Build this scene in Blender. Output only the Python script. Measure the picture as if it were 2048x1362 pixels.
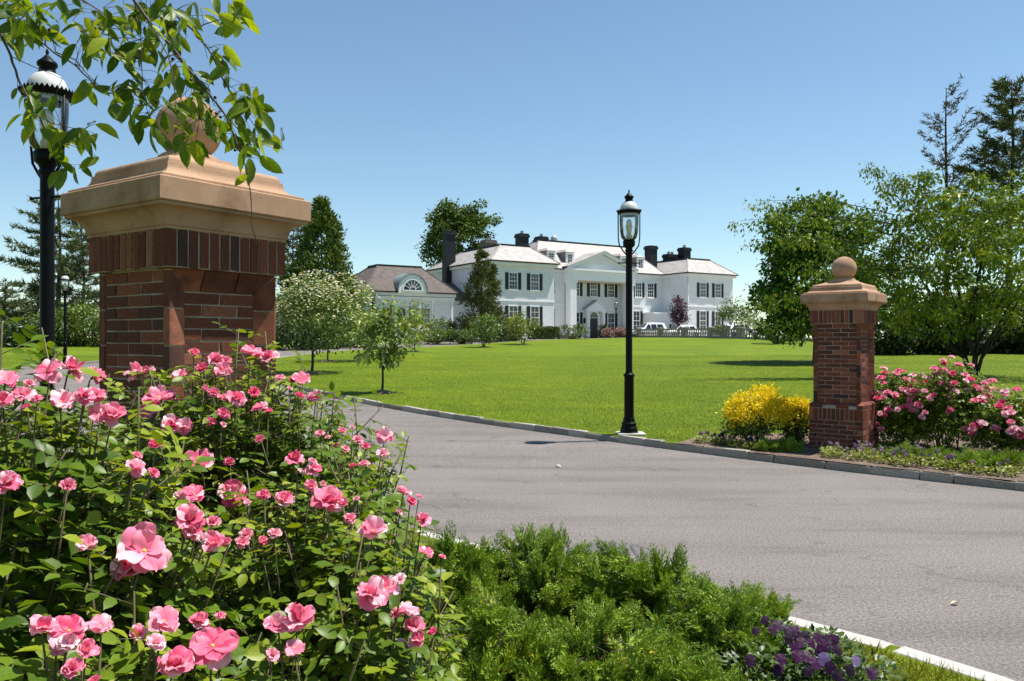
import bpy, bmesh, math, random
import numpy as np
from mathutils import Vector, Matrix, Euler
from mathutils.geometry import delaunay_2d_cdt

# ------------------------------------------------------------------ camera, sky, sun, exposure
scene = bpy.context.scene
for o in list(bpy.data.objects):
    bpy.data.objects.remove(o)
COL = scene.collection
CAM_Z = 1.75
F = 1600.0                                   # focal length in photograph pixels (2048 wide)
cam_data = bpy.data.cameras.new('camera')
cam_data.sensor_width = 36.0
cam_data.lens = 36.0 * F / 2048.0
cam_data.clip_start = 0.05
cam_data.clip_end = 3000.0
cam = bpy.data.objects.new('camera', cam_data)
cam.location = (0, 0, CAM_Z)
cam.rotation_euler = (math.radians(90), 0, 0)
COL.objects.link(cam)
scene.camera = cam

SUN_DIR = Vector((0.374, 0.085, 0.924)).normalized()
SUN_EL = math.asin(SUN_DIR.z)
SUN_AZ = math.atan2(SUN_DIR.x, SUN_DIR.y)
world = bpy.data.worlds.new('World')
scene.world = world
world.use_nodes = True
wn = world.node_tree
wn.nodes.clear()
sky = wn.nodes.new('ShaderNodeTexSky')
sky.sky_type = 'NISHITA'
sky.sun_disc = False
sky.sun_elevation = SUN_EL
sky.sun_rotation = SUN_AZ
sky.altitude = 0
sky.air_density = 1.0
sky.dust_density = 0.0
sky.ozone_density = 1.6
bg = wn.nodes.new('ShaderNodeBackground')
bg.inputs['Strength'].default_value = 0.088
wo = wn.nodes.new('ShaderNodeOutputWorld')
tint = wn.nodes.new('ShaderNodeMix'); tint.data_type = 'RGBA'; tint.blend_type = 'MULTIPLY'   # clear, slightly cyan June air
tint.inputs[0].default_value = 1.0; tint.inputs[7].default_value = (.97, 1.05, 1.02, 1)
wn.links.new(sky.outputs[0], tint.inputs[6])
wn.links.new(tint.outputs[2], bg.inputs['Color'])
wn.links.new(bg.outputs[0], wo.inputs['Surface'])

sun_data = bpy.data.lights.new('sun', 'SUN')
sun_data.energy = 5.0
sun_data.angle = math.radians(0.53)
sun_data.color = (1.0, 0.955, 0.89)
sun = bpy.data.objects.new('sun', sun_data)
sun.rotation_euler = SUN_DIR.to_track_quat('Z', 'Y').to_euler()
sun.location = (30, 10, 60)
COL.objects.link(sun)

scene.view_settings.view_transform = 'Standard'
scene.view_settings.look = 'None'
scene.view_settings.gamma = 1.0
scene.view_settings.use_curve_mapping = False
scene.view_settings.exposure = 0.70
scene.render.engine = 'CYCLES'
scene.cycles.use_denoising = True
scene.cycles.max_bounces = 7
scene.cycles.diffuse_bounces = 3
scene.cycles.glossy_bounces = 3
scene.cycles.transmission_bounces = 5
scene.cycles.transparent_max_bounces = 10
scene.cycles.sample_clamp_indirect = 6.0

R = random.Random(7)
NR = np.random.default_rng(11)

# ------------------------------------------------------------------ helpers
def at(px, py, D):
    """world point at photograph pixel (px, py) and distance D along the view axis"""
    return Vector(((px - 1024.0) / F * D, D, CAM_Z - (py - 681.0) / F * D))

def tag(o, label=None, cat=None, group=None, kind=None):
    if label: o['label'] = label
    if cat: o['category'] = cat
    if group: o['group'] = group
    if kind: o['kind'] = kind
    return o

def empty(name, loc=(0, 0, 0), rz=0.0, label=None, cat=None, group=None, kind=None):
    o = bpy.data.objects.new(name, None)
    o.location = loc
    o.rotation_euler = (0, 0, rz)
    o.empty_display_size = 0.2
    COL.objects.link(o)
    return tag(o, label, cat, group, kind)

def link(name, me, parent=None, mat=None):
    o = bpy.data.objects.new(name, me)
    if mat is not None and len(me.materials) == 0:
        me.materials.append(mat)
    COL.objects.link(o)
    if parent is not None:
        o.parent = parent
    return o

def inst(name, me, parent, M):
    o = bpy.data.objects.new(name, me)
    COL.objects.link(o)
    o.parent = parent
    o.matrix_local = M
    return o

def copy_tree(o, parent=None):
    c = o.copy()
    COL.objects.link(c)
    c.parent = parent
    for ch in list(o.children):
        copy_tree(ch, c)
    return c

class MB:
    """collects simple solids; build() links them as one mesh object"""
    def __init__(s):
        s.v = []; s.f = []; s.sm = []
    def add(s, verts, faces, smooth=False):
        b = len(s.v)
        s.v += [tuple(p) for p in verts]
        s.f += [tuple(b + i for i in f) for f in faces]
        s.sm += [smooth] * len(faces)
        return s
    def box(s, x0, x1, y0, y1, z0, z1, M=None):
        vs = [(x0,y0,z0),(x1,y0,z0),(x1,y1,z0),(x0,y1,z0),(x0,y0,z1),(x1,y0,z1),(x1,y1,z1),(x0,y1,z1)]
        if M is not None: vs = [M @ Vector(p) for p in vs]
        return s.add(vs, [(0,3,2,1),(4,5,6,7),(0,1,5,4),(1,2,6,5),(2,3,7,6),(3,0,4,7)])
    def cbox(s, x0, x1, y0, y1, z0, z1, c):
        """box with chamfered vertical and horizontal edges"""
        vs = []
        for z, e in ((z0, c), (z0 + c, 0), (z1 - c, 0), (z1, c)):
            for (x, y) in ((x0 + c, y0), (x1 - c, y0), (x1, y0 + c), (x1, y1 - c), (x1 - c, y1), (x0 + c, y1), (x0, y1 - c), (x0, y0 + c)):
                cx, cy = (x0 + x1) / 2, (y0 + y1) / 2
                kx = 1 - 2 * e / max(x1 - x0, 1e-6); ky = 1 - 2 * e / max(y1 - y0, 1e-6)
                vs.append((cx + (x - cx) * kx, cy + (y - cy) * ky, z))
        fs = [tuple(range(7, -1, -1)), tuple(range(24, 32))]
        for k in range(3):
            for i in range(8):
                j = (i + 1) % 8
                fs.append((k * 8 + i, k * 8 + j, k * 8 + 8 + j, k * 8 + 8 + i))
        return s.add(vs, fs)
    def rings(s, prof, loc=(0, 0, 0)):
        """square lofted profile: list of (half width, z)"""
        vs = []; fs = []
        for h, z in prof:
            vs += [(loc[0]-h, loc[1]-h, loc[2]+z), (loc[0]+h, loc[1]-h, loc[2]+z), (loc[0]+h, loc[1]+h, loc[2]+z), (loc[0]-h, loc[1]+h, loc[2]+z)]
        n = len(prof)
        for k in range(n - 1):
            for i in range(4):
                j = (i + 1) % 4
                fs.append((k*4+i, k*4+j, k*4+4+j, k*4+4+i))
        fs.append((3, 2, 1, 0)); fs.append(tuple((n-1)*4+i for i in range(4)))
        return s.add(vs, fs)
    def lathe(s, prof, n=24, loc=(0, 0, 0), smooth=True, caps=True, phase=0.0):
        vs = []; fs = []
        for r, z in prof:
            for i in range(n):
                a = 2 * math.pi * i / n + phase
                vs.append((loc[0] + r * math.cos(a), loc[1] + r * math.sin(a), loc[2] + z))
        for k in range(len(prof) - 1):
            for i in range(n):
                j = (i + 1) % n
                fs.append((k*n+i, k*n+j, k*n+n+j, k*n+n+i))
        s.add(vs, fs, smooth)
        if caps:
            s.add(vs[:n], [tuple(range(n-1, -1, -1))]); s.add(vs[-n:], [tuple(range(n))])
        return s
    def tube(s, pts, rad, n=6, smooth=True):
        pts = [Vector(p) for p in pts]
        m = len(pts)
        if not hasattr(rad, '__len__'): rad = [rad] * m
        vs = []; fs = []
        up = Vector((0.3, 0.2, 1)).normalized()
        for k in range(m):
            d = (pts[min(k+1, m-1)] - pts[max(k-1, 0)])
            d = d.normalized() if d.length > 1e-9 else Vector((0, 0, 1))
            a = d.cross(up)
            if a.length < 1e-3: a = d.cross(Vector((1, 0, 0)))
            a.normalize(); b = d.cross(a)
            for i in range(n):
                t = 2 * math.pi * i / n
                vs.append(pts[k] + (a * math.cos(t) + b * math.sin(t)) * rad[k])
        for k in range(m - 1):
            for i in range(n):
                j = (i + 1) % n
                fs.append((k*n+i, k*n+n+i, k*n+n+j, k*n+j))
        fs.append(tuple(range(n))); fs.append(tuple((m-1)*n+i for i in range(n-1, -1, -1)))
        return s.add(vs, fs, smooth)
    def prism(s, pts2, y0, y1, axis='y'):
        """polygon (x, z) extruded from y0 to y1"""
        n = len(pts2)
        vs = [(x, y0, z) for x, z in pts2] + [(x, y1, z) for x, z in pts2]
        fs = [tuple(range(n)), tuple(range(2*n-1, n-1, -1))]
        for i in range(n):
            j = (i + 1) % n
            fs.append((j, i, n + i, n + j))
        return s.add(vs, fs)
    def mesh(s, name, mat=None):
        me = bpy.data.meshes.new(name)
        me.from_pydata(s.v, [], s.f)
        me.polygons.foreach_set('use_smooth', s.sm)
        bm = bmesh.new(); bm.from_mesh(me)
        bmesh.ops.recalc_face_normals(bm, faces=bm.faces)
        bm.to_mesh(me); bm.free()
        if mat is not None: me.materials.append(mat)
        return me
    def build(s, name, mat, parent=None):
        return link(name, s.mesh(name, mat), parent)

def np_mesh(name, V, loops, starts, totals, mat, rnd=None, smooth=False, mats=None, mat_idx=None):
    me = bpy.data.meshes.new(name)
    me.vertices.add(len(V)); me.vertices.foreach_set('co', np.ascontiguousarray(V, dtype=np.float32).ravel())
    me.loops.add(len(loops)); me.loops.foreach_set('vertex_index', np.ascontiguousarray(loops, dtype=np.int32))
    me.polygons.add(len(starts))
    me.polygons.foreach_set('loop_start', np.ascontiguousarray(starts, dtype=np.int32))
    me.polygons.foreach_set('loop_total', np.ascontiguousarray(totals, dtype=np.int32))
    if smooth: me.polygons.foreach_set('use_smooth', np.ones(len(starts), dtype=bool))
    for m in (mats or [mat]): me.materials.append(m)
    if mat_idx is not None: me.polygons.foreach_set('material_index', np.ascontiguousarray(mat_idx, dtype=np.int32))
    me.update(calc_edges=True)
    if rnd is not None:
        a = me.attributes.new('rnd', 'FLOAT', 'POINT')
        a.data.foreach_set('value', np.ascontiguousarray(rnd, dtype=np.float32))
    return me

def norm(a):
    return a / np.maximum(np.linalg.norm(a, axis=-1, keepdims=True), 1e-9)

# leaf templates: (verts (k,3): x side, y along, z up), faces
def leaf_full(w, fold=0.12, curl=0.12, wob=0.0):
    prof = [(0.0, 0.0), (0.22, 0.72), (0.48, 1.0), (0.74, 0.72), (1.0, 0.0)]
    v = []; 
    for y, k in prof:
        zc = -curl * y * y
        if k == 0: v.append((0, y, zc))
        else: v += [(-w*k, y, zc + fold*w*k*2), (0, y, zc), (w*k, y, zc + fold*w*k*2)]
    f = [(0,2,1),(0,3,2),(1,2,5,4),(2,3,6,5),(4,5,8,7),(5,6,9,8),(7,8,10),(8,9,10)]
    return np.array(v, dtype=np.float64), f
def leaf_fine(w, fold=0.12, curl=0.12, tip=1.0, teeth=0.0):
    prof = [(0.0, 0.0), (0.10, 0.48), (0.24, 0.82), (0.40, 1.0), (0.56, 0.97), (0.70, 0.78), (0.82, 0.52), (0.92, 0.22 * tip), (1.0, 0.0)]
    v = []; rows = []
    for i, (y, k) in enumerate(prof):
        zc = -curl * y * y
        if k == 0: rows.append([len(v)]); v.append((0, y, zc))
        else:
            kk = k * (1 + teeth * (1 if i % 2 else -1)); rows.append([len(v), len(v)+1, len(v)+2])
            v += [(-w*kk, y, zc + fold*w*kk*2), (0, y, zc), (w*kk, y, zc + fold*w*kk*2)]
    f = []
    for a, b in zip(rows, rows[1:]):
        if len(a) == 1: f += [(a[0], b[1], b[0]), (a[0], b[2], b[1])]
        elif len(b) == 1: f += [(a[0], a[1], b[0]), (a[1], a[2], b[0])]
        else: f += [(a[0], a[1], b[1], b[0]), (a[1], a[2], b[2], b[1])]
    return np.array(v, dtype=np.float64), f
def leaf_mid(w, fold=0.25, curl=0.1):
    v = [(0,0,0),(-w,0.45,fold*w),(0,0.5,-curl*.3),(w,0.45,fold*w),(0,1,-curl)]
    return np.array(v, dtype=np.float64), [(0,2,1),(0,3,2),(1,2,4),(2,3,4)]
def leaf_quad(w):
    v = [(0,0,0),(-w,0.5,0.08),(0,1,-0.05),(w,0.5,0.08)]
    return np.array(v, dtype=np.float64), [(0,3,2,1)]
def leaf_blade(w):
    v = [(-w,0,0),(w,0,0),(0,1,0)]
    return np.array(v, dtype=np.float64), [(0,1,2)]

def leaves_mesh(name, P, D, N, S, tmpl, mat, rnd=None, smooth=False):
    """P positions, D directions, N rough normals, S lengths (numpy) -> one mesh"""
    T, fcs = tmpl
    n = len(P); k = len(T)
    D = norm(D); side = norm(np.cross(D, N)); nn = np.cross(side, D)
    V = (P[:, None, :] + S[:, None, None] * (T[None, :, 0, None] * side[:, None, :] + T[None, :, 1, None] * D[:, None, :] + T[None, :, 2, None] * nn[:, None, :]))
    fl = np.array([i for f in fcs for i in f]); ft = np.array([len(f) for f in fcs])
    loops = (fl[None, :] + (np.arange(n) * k)[:, None]).ravel()
    totals = np.tile(ft, n)
    starts = np.concatenate([[0], np.cumsum(totals)[:-1]])
    if rnd is None: rnd = NR.random(n)
    return np_mesh(name, V.reshape(-1, 3), loops, starts, totals, mat, np.repeat(rnd, k), smooth)

def rand_dirs(n):
    return norm(NR.normal(size=(n, 3)))

# ------------------------------------------------------------------ materials
MATS = {}
def nodes_mat(name):
    m = bpy.data.materials.new(name)
    m.use_nodes = True
    nt = m.node_tree
    for n in list(nt.nodes): nt.nodes.remove(n)
    out = nt.nodes.new('ShaderNodeOutputMaterial')
    MATS[name] = m
    return m, nt, out
def ND(nt, kind, **kw):
    n = nt.nodes.new(kind)
    for k, v in kw.items(): setattr(n, k, v)
    return n
def ramp(nt, src, stops, interp='LINEAR'):
    r = nt.nodes.new('ShaderNodeValToRGB')
    e = r.color_ramp.elements
    while len(e) < len(stops): e.new(0.5)
    r.color_ramp.interpolation = interp
    for i, (p, c) in enumerate(stops):
        e[i].position = p; e[i].color = (c[0], c[1], c[2], 1)
    if src is not None: nt.links.new(src, r.inputs[0])
    return r.outputs[0]
def noise(nt, scale, detail=4, rough=0.55, coord='Object', vec=None):
    n = nt.nodes.new('ShaderNodeTexNoise')
    n.inputs['Scale'].default_value = scale; n.inputs['Detail'].default_value = detail; n.inputs['Roughness'].default_value = rough
    if vec is None:
        tc = nt.nodes.new('ShaderNodeTexCoord'); vec = tc.outputs[coord]
    nt.links.new(vec, n.inputs['Vector'])
    return n.outputs['Fac']
def mix(nt, a, b, fac, mode='MIX'):
    n = nt.nodes.new('ShaderNodeMix'); n.data_type = 'RGBA'; n.blend_type = mode
    for idx, s in ((6, a), (7, b)):
        if isinstance(s, tuple): n.inputs[idx].default_value = (*s[:3], 1)
        else: nt.links.new(s, n.inputs[idx])
    if isinstance(fac, (int, float)): n.inputs[0].default_value = fac
    else: nt.links.new(fac, n.inputs[0])
    return n.outputs[2]
def principled(nt, out, color, rough=0.6, spec=0.4, metal=0.0, bump=None, bump_d=0.01, bump_s=0.6):
    p = nt.nodes.new('ShaderNodeBsdfPrincipled')
    if isinstance(color, tuple): p.inputs['Base Color'].default_value = (*color[:3], 1)
    else: nt.links.new(color, p.inputs['Base Color'])
    if isinstance(rough, (int, float)): p.inputs['Roughness'].default_value = rough
    else: nt.links.new(rough, p.inputs['Roughness'])
    p.inputs['Specular IOR Level'].default_value = spec
    p.inputs['Metallic'].default_value = metal
    if bump is not None:
        b = nt.nodes.new('ShaderNodeBump')
        b.inputs['Distance'].default_value = bump_d; b.inputs['Strength'].default_value = bump_s
        nt.links.new(bump, b.inputs['Height']); nt.links.new(b.outputs[0], p.inputs['Normal'])
    if out is not None: nt.links.new(p.outputs[0], out.inputs['Surface'])
    return p
def simple(name, col, rough=0.6, spec=0.4, metal=0.0, var=0.12, scale=8.0, bump_d=0.0):
    m, nt, out = nodes_mat(name)
    f = noise(nt, scale)
    lo = tuple(c * (1 - var) for c in col); hi = tuple(min(1, c * (1 + var)) for c in col)
    c = ramp(nt, f, [(0.3, lo), (0.7, hi)])
    principled(nt, out, c, rough, spec, metal, bump=f if bump_d else None, bump_d=bump_d)
    return m
def leafmat(name, stops, rough=0.42, spec=0.45, trans=0.3, tint=(1.25, 1.2, 0.5), obj_random=False):
    m, nt, out = nodes_mat(name)
    if obj_random:
        src = ND(nt, 'ShaderNodeObjectInfo').outputs['Random']
    else:
        src = ND(nt, 'ShaderNodeAttribute', attribute_name='rnd').outputs['Fac']
    c = ramp(nt, src, stops)
    f = noise(nt, 14.0, 3)
    c = mix(nt, c, ramp(nt, f, [(0.3, (0.72, 0.72, 0.72)), (0.7, (1.15, 1.15, 1.15))]), 1.0, 'MULTIPLY')
    p = principled(nt, None, c, rough, spec)
    t = ND(nt, 'ShaderNodeBsdfTranslucent')
    tc = mix(nt, c, tint, 1.0, 'MULTIPLY')
    nt.links.new(tc, t.inputs['Color'])
    mx = ND(nt, 'ShaderNodeMixShader'); mx.inputs[0].default_value = trans
    nt.links.new(p.outputs[0], mx.inputs[1]); nt.links.new(t.outputs[0], mx.inputs[2])
    nt.links.new(mx.outputs[0], out.inputs['Surface'])
    return m

# foliage
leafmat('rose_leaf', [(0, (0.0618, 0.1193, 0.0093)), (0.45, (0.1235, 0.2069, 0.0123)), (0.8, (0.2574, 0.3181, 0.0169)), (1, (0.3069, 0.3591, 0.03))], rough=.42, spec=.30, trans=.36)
leafmat('cherry_leaf', [(0, (0.0739, 0.1408, 0.0113)), (0.5, (0.1476, 0.2318, 0.0146)), (0.85, (0.2742, 0.3312, 0.0162)), (1, (0.35, 0.432, 0.025))], rough=.42, spec=.3, trans=.5)
leafmat('maple_leaf', [(0, (0.038, 0.0872, 0.0121)), (0.6, (0.0842, 0.165, 0.017)), (1, (0.1791, 0.2716, 0.0243))], rough=.5, spec=.22, trans=.22)
leafmat('shade_leaf', [(0, (.04,.075,.012)), (.6, (.085,.14,.016)), (1, (.17,.22,.025))], rough=.5, spec=.22, trans=.22)
leafmat('weeping_leaf', [(0, (0.0712, 0.1245, 0.0142)), (0.5, (0.1323, 0.2045, 0.0204)), (0.85, (0.2444, 0.3201, 0.0306)), (1, (0.4073, 0.3557, 0.0409))], rough=.36, spec=.2, trans=.3)
leafmat('young_leaf', [(0, (0.0971, 0.1652, 0.0389)), (0.5, (0.1846, 0.2721, 0.0582)), (0.85, (0.311, 0.3887, 0.0875)), (1, (0.6413, 0.5442, 0.1555))], rough=.42, trans=.3)
leafmat('tip_leaf', [(0, (0.075, 0.125, 0.0225)), (0.6, (0.15, 0.2125, 0.0312)), (1, (0.45, 0.375, 0.0625))], rough=.42, trans=.35)
leafmat('dogwood_leaf', [(0, (0.0588, 0.1092, 0.0252)), (0.6, (0.1344, 0.2016, 0.042)), (1, (0.2184, 0.2856, 0.0672))], rough=.45, trans=.25)
leafmat('bract', [(0, (0.456, 0.475, 0.285)), (1, (0.627, 0.608, 0.456))], rough=.6, spec=.2, trans=.25)
leafmat('conifer_leaf', [(0, (0.0345, 0.0743, 0.0135)), (0.6, (0.0949, 0.1485, 0.0243)), (1, (0.2242, 0.2475, 0.0338))], rough=.6, spec=.25, trans=.12)
leafmat('bronze_conifer', [(0, (0.0483, 0.063, 0.0185)), (0.6, (0.1207, 0.1313, 0.037)), (1, (0.2415, 0.2275, 0.0616))], rough=.6, spec=.25, trans=.12)
leafmat('pine_needle', [(0, (0.0483, 0.0725, 0.0322)), (0.6, (0.0966, 0.1288, 0.0483)), (1, (0.1932, 0.1932, 0.0805))], rough=.6, spec=.25, trans=.1)
leafmat('bare_pine', [(0, (0.0562, 0.0562, 0.0375)), (0.6, (0.1063, 0.0875, 0.0562)), (1, (0.1875, 0.1375, 0.075))], rough=.7, spec=.2, trans=.1)
leafmat('juniper', [(0, (0.0886, 0.1699, 0.0144)), (0.5, (0.1858, 0.3007, 0.0226)), (0.9, (0.376, 0.4574, 0.0361)), (1, (0.9732, 0.5227, 0.0618))], rough=.5, spec=.3, trans=.18)
leafmat('dark_shrub', [(0, (0.0169, 0.0339, 0.0097)), (0.6, (0.0363, 0.0702, 0.0145)), (1, (0.0908, 0.1331, 0.0218))], rough=.4, spec=.45, trans=.15)
leafmat('light_shrub', [(0, (0.06, 0.108, 0.018)), (0.6, (0.12, 0.192, 0.0264)), (1, (0.24, 0.3, 0.048))], rough=.45, trans=.25)
leafmat('lime_shrub', [(0, (.10,.14,.012)), (.6, (.20,.24,.018)), (1, (.34,.33,.03))], rough=.45, trans=.3)
leafmat('clipped', [(0, (0.036, 0.072, 0.012)), (0.6, (0.09, 0.144, 0.018)), (1, (0.156, 0.216, 0.0264))], rough=.45, trans=.18)
leafmat('yellow_leaf', [(0, (0.5071, 0.3967, 0.008)), (0.5, (0.797, 0.6348, 0.0096)), (1, (0.9901, 0.8199, 0.024))], rough=.5, spec=.3, trans=.3, tint=(1.1, 1.0, .6))
leafmat('purple_leaf', [(0, (.040,.010,.022)), (.6, (.085,.025,.045)), (1, (.16,.055,.075))], rough=.45, trans=.2, tint=(1.3, .8, .9))
leafmat('orange_bloom', [(0, (0.27, 0.108, 0.05)), (1, (0.36, 0.27, 0.22))], rough=.6, trans=.2, tint=(1, 1, 1))
leafmat('groundcover', [(0, (0.1013, 0.1316, 0.0203)), (0.6, (0.2228, 0.2734, 0.0405)), (1, (0.405, 0.405, 0.1013))], rough=.5, trans=.25)
leafmat('pansy_leaf', [(0, (.04,.08,.015)), (1, (.11,.17,.03))], rough=.45, trans=.2)
leafmat('grass_blade', [(0, (0.064, 0.1046, 0.0015)), (0.5, (0.1165, 0.1682, 0.0023)), (0.85, (0.1747, 0.2137, 0.0032)), (1, (0.3027, 0.2455, 0.0117))], rough=.5, spec=.08, trans=.3)
leafmat('rough_grass', [(0, (.10,.12,.01)), (.6, (.20,.20,.02)), (1, (.36,.30,.06))], rough=.6, spec=.2, trans=.3)

def petalmat(name, stops, trans=.3):
    m, nt, out = nodes_mat(name)
    inf = ND(nt, 'ShaderNodeObjectInfo').outputs['Random']
    c = ramp(nt, inf, stops)
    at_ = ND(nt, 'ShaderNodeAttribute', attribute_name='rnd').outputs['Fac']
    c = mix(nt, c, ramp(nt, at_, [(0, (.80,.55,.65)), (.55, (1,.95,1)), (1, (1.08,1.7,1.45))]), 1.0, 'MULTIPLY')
    p = principled(nt, None, c, .5, .25)
    t = ND(nt, 'ShaderNodeBsdfTranslucent'); nt.links.new(c, t.inputs['Color'])
    mx = ND(nt, 'ShaderNodeMixShader'); mx.inputs[0].default_value = trans
    nt.links.new(p.outputs[0], mx.inputs[1]); nt.links.new(t.outputs[0], mx.inputs[2])
    nt.links.new(mx.outputs[0], out.inputs['Surface'])
    return m
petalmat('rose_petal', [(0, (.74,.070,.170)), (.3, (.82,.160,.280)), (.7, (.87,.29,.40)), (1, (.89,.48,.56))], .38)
petalmat('pansy_petal', [(0, (0.009, 0.0014, 0.0108)), (0.5, (0.0225, 0.0023, 0.0261)), (1, (0.054, 0.0045, 0.0585))], .15)
petalmat('pansy_pale', [(0, (0.1176, 0.0862, 0.2156)), (1, (0.196, 0.1646, 0.294))], .2)
simple('stamen', (.75,.50,.08), .7)
simple('cane', (.10,.085,.035), .6, scale=20)
simple('twig', (.075,.050,.035), .7, scale=30)
simple('bark', (.085,.068,.055), .85, .2, var=.4, scale=9, bump_d=.01)
simple('dark_bark', (.035,.030,.026), .85, .2, var=.35, scale=9, bump_d=.02)
simple('berry', (.045,.012,.012), .3)
simple('iron', (.0028,.0030,.0036), .45, .12, var=.3, scale=12)
simple('black_paint', (.012,.014,.018), .6, .3, var=.3, scale=3)
simple('opal', (.58,.57,.54), .35, .5, var=.03)
simple('mantle', (.60,.56,.50), .6, .2, var=.1)
simple('pad', (.46,.44,.40), .85, .2, var=.2, scale=14, bump_d=.004)
simple('white_trim', (.80,.81,.80), .55, .3, var=.03, scale=2)
simple('soffit', (.62,.55,.46), .7, .2, var=.1, scale=2)
simple('shutter_green', (.008,.014,.016), .5, .35, var=.15, scale=6)
simple('door_black', (.010,.012,.014), .4, .4)
simple('stone_grey', (.30,.28,.24), .85, .2, var=.25, scale=6, bump_d=.004)
simple('car_white', (.72,.73,.74), .22, .5, var=.02)
simple('tyre', (.012,.012,.012), .8)
simple('alloy', (.45,.45,.46), .35, .5, metal=.8)
simple('tail_red', (.4,.01,.01), .3)
simple('copper', (.20,.24,.24), .5, .4, var=.2, scale=3)
simple('terracotta', (.34,.16,.10), .8, .2)
simple('vent_metal', (.42,.43,.44), .45, .5, metal=.3)

def glass_mat(name, tint, gloss):
    m, nt, out = nodes_mat(name)
    tr = ND(nt, 'ShaderNodeBsdfTransparent'); tr.inputs[0].default_value = (*tint, 1)
    gl = ND(nt, 'ShaderNodeBsdfGlossy'); gl.inputs['Roughness'].default_value = .05
    fr = ND(nt, 'ShaderNodeFresnel'); fr.inputs[0].default_value = 1.5
    mth = ND(nt, 'ShaderNodeMath', operation='MULTIPLY_ADD'); mth.inputs[1].default_value = 1.0; mth.inputs[2].default_value = gloss
    nt.links.new(fr.outputs[0], mth.inputs[0])
    mx = ND(nt, 'ShaderNodeMixShader')
    nt.links.new(mth.outputs[0], mx.inputs[0]); nt.links.new(tr.outputs[0], mx.inputs[1]); nt.links.new(gl.outputs[0], mx.inputs[2])
    nt.links.new(mx.outputs[0], out.inputs['Surface'])
glass_mat('lantern_glass', (.93, .94, .93), .05)
m, nt, out = nodes_mat('window_glass')
principled(nt, out, ramp(nt, noise(nt, 1.2, 2), [(.35, (.012,.016,.022)), (.65, (.05,.06,.075))]), .06, .6)
m, nt, out = nodes_mat('car_glass')
principled(nt, out, (.02,.024,.03), .05, .6)

# bricks: colour changes from brick to brick
m, nt, out = nodes_mat('brick')
inf = ND(nt, 'ShaderNodeObjectInfo').outputs['Random']
c = ramp(nt, inf, [(0, (.050,.034,.032)), (.07, (.085,.040,.030)), (.3, (.132,.046,.026)), (.7, (.190,.063,.034)), (.92, (.25,.088,.047)), (1, (.32,.14,.08))])
f1 = noise(nt, 9, 5); f2 = noise(nt, 120, 3)
c = mix(nt, c, ramp(nt, f1, [(.3, (.6,.6,.62)), (.62, (1.1,1.08,1.05)), (.80, (1.5,1.55,1.6))]), 1.0, 'MULTIPLY')
c = mix(nt, c, ramp(nt, f2, [(.3, (.75,.75,.75)), (.7, (1.15,1.15,1.15))]), 1.0, 'MULTIPLY')
principled(nt, out, c, .85, .2, bump=f2, bump_d=.004, bump_s=.7)
m, nt, out = nodes_mat('brick_mass')
f0 = noise(nt, 7, 1)
c = ramp(nt, f0, [(.3, (.085,.034,.028)), (.5, (.150,.048,.032)), (.7, (.24,.08,.05))])
principled(nt, out, c, .85, .2)
m, nt, out = nodes_mat('mortar')
f1 = noise(nt, 14, 4); f2 = noise(nt, 160, 2)
principled(nt, out, ramp(nt, f1, [(.3, (.27,.225,.175)), (.7, (.43,.37,.30))]), .95, .1, bump=f2, bump_d=.004)
m, nt, out = nodes_mat('cast_stone')
f1 = noise(nt, 4, 4); f2 = noise(nt, 220, 3, .7); f3 = noise(nt, 60, 2)
c = ramp(nt, f1, [(.3, (.350,.210,.125)), (.7, (.435,.280,.182))])
c = mix(nt, c, ramp(nt, f2, [(.3, (.78,.77,.75)), (.55, (1,1,1)), (.75, (1.12,1.12,1.12))]), 1.0, 'MULTIPLY')
c = mix(nt, c, ramp(nt, f3, [(.66, (1,1,1)), (.74, (.72,.68,.62))]), 1.0, 'MULTIPLY')
f9 = noise(nt, 2.3, 6, .7)
c = mix(nt, c, ramp(nt, f9, [(.36, (.70,.66,.60)), (.50, (1,1,1)), (.68, (1.10,1.09,1.07))]), 1.0, 'MULTIPLY')
principled(nt, out, c, .88, .2, bump=f2, bump_d=.0025)
m, nt, out = nodes_mat('kerb_granite')
inf = ND(nt, 'ShaderNodeObjectInfo').outputs['Random']
c = ramp(nt, inf, [(0, (.24,.22,.185)), (.5, (.32,.295,.255)), (1, (.42,.39,.34))])
f1 = noise(nt, 18, 5); f2 = noise(nt, 90, 3)
c = mix(nt, c, ramp(nt, f1, [(.3, (.6,.58,.55)), (.65, (1.1,1.1,1.1))]), 1.0, 'MULTIPLY')
principled(nt, out, c, .9, .2, bump=f2, bump_d=.006)
m, nt, out = nodes_mat('concrete')
f1 = noise(nt, 6, 5); f2 = noise(nt, 140, 2)
principled(nt, out, ramp(nt, f1, [(.3, (.36,.34,.30)), (.7, (.52,.50,.45))]), .9, .2, bump=f2, bump_d=.003)

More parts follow.
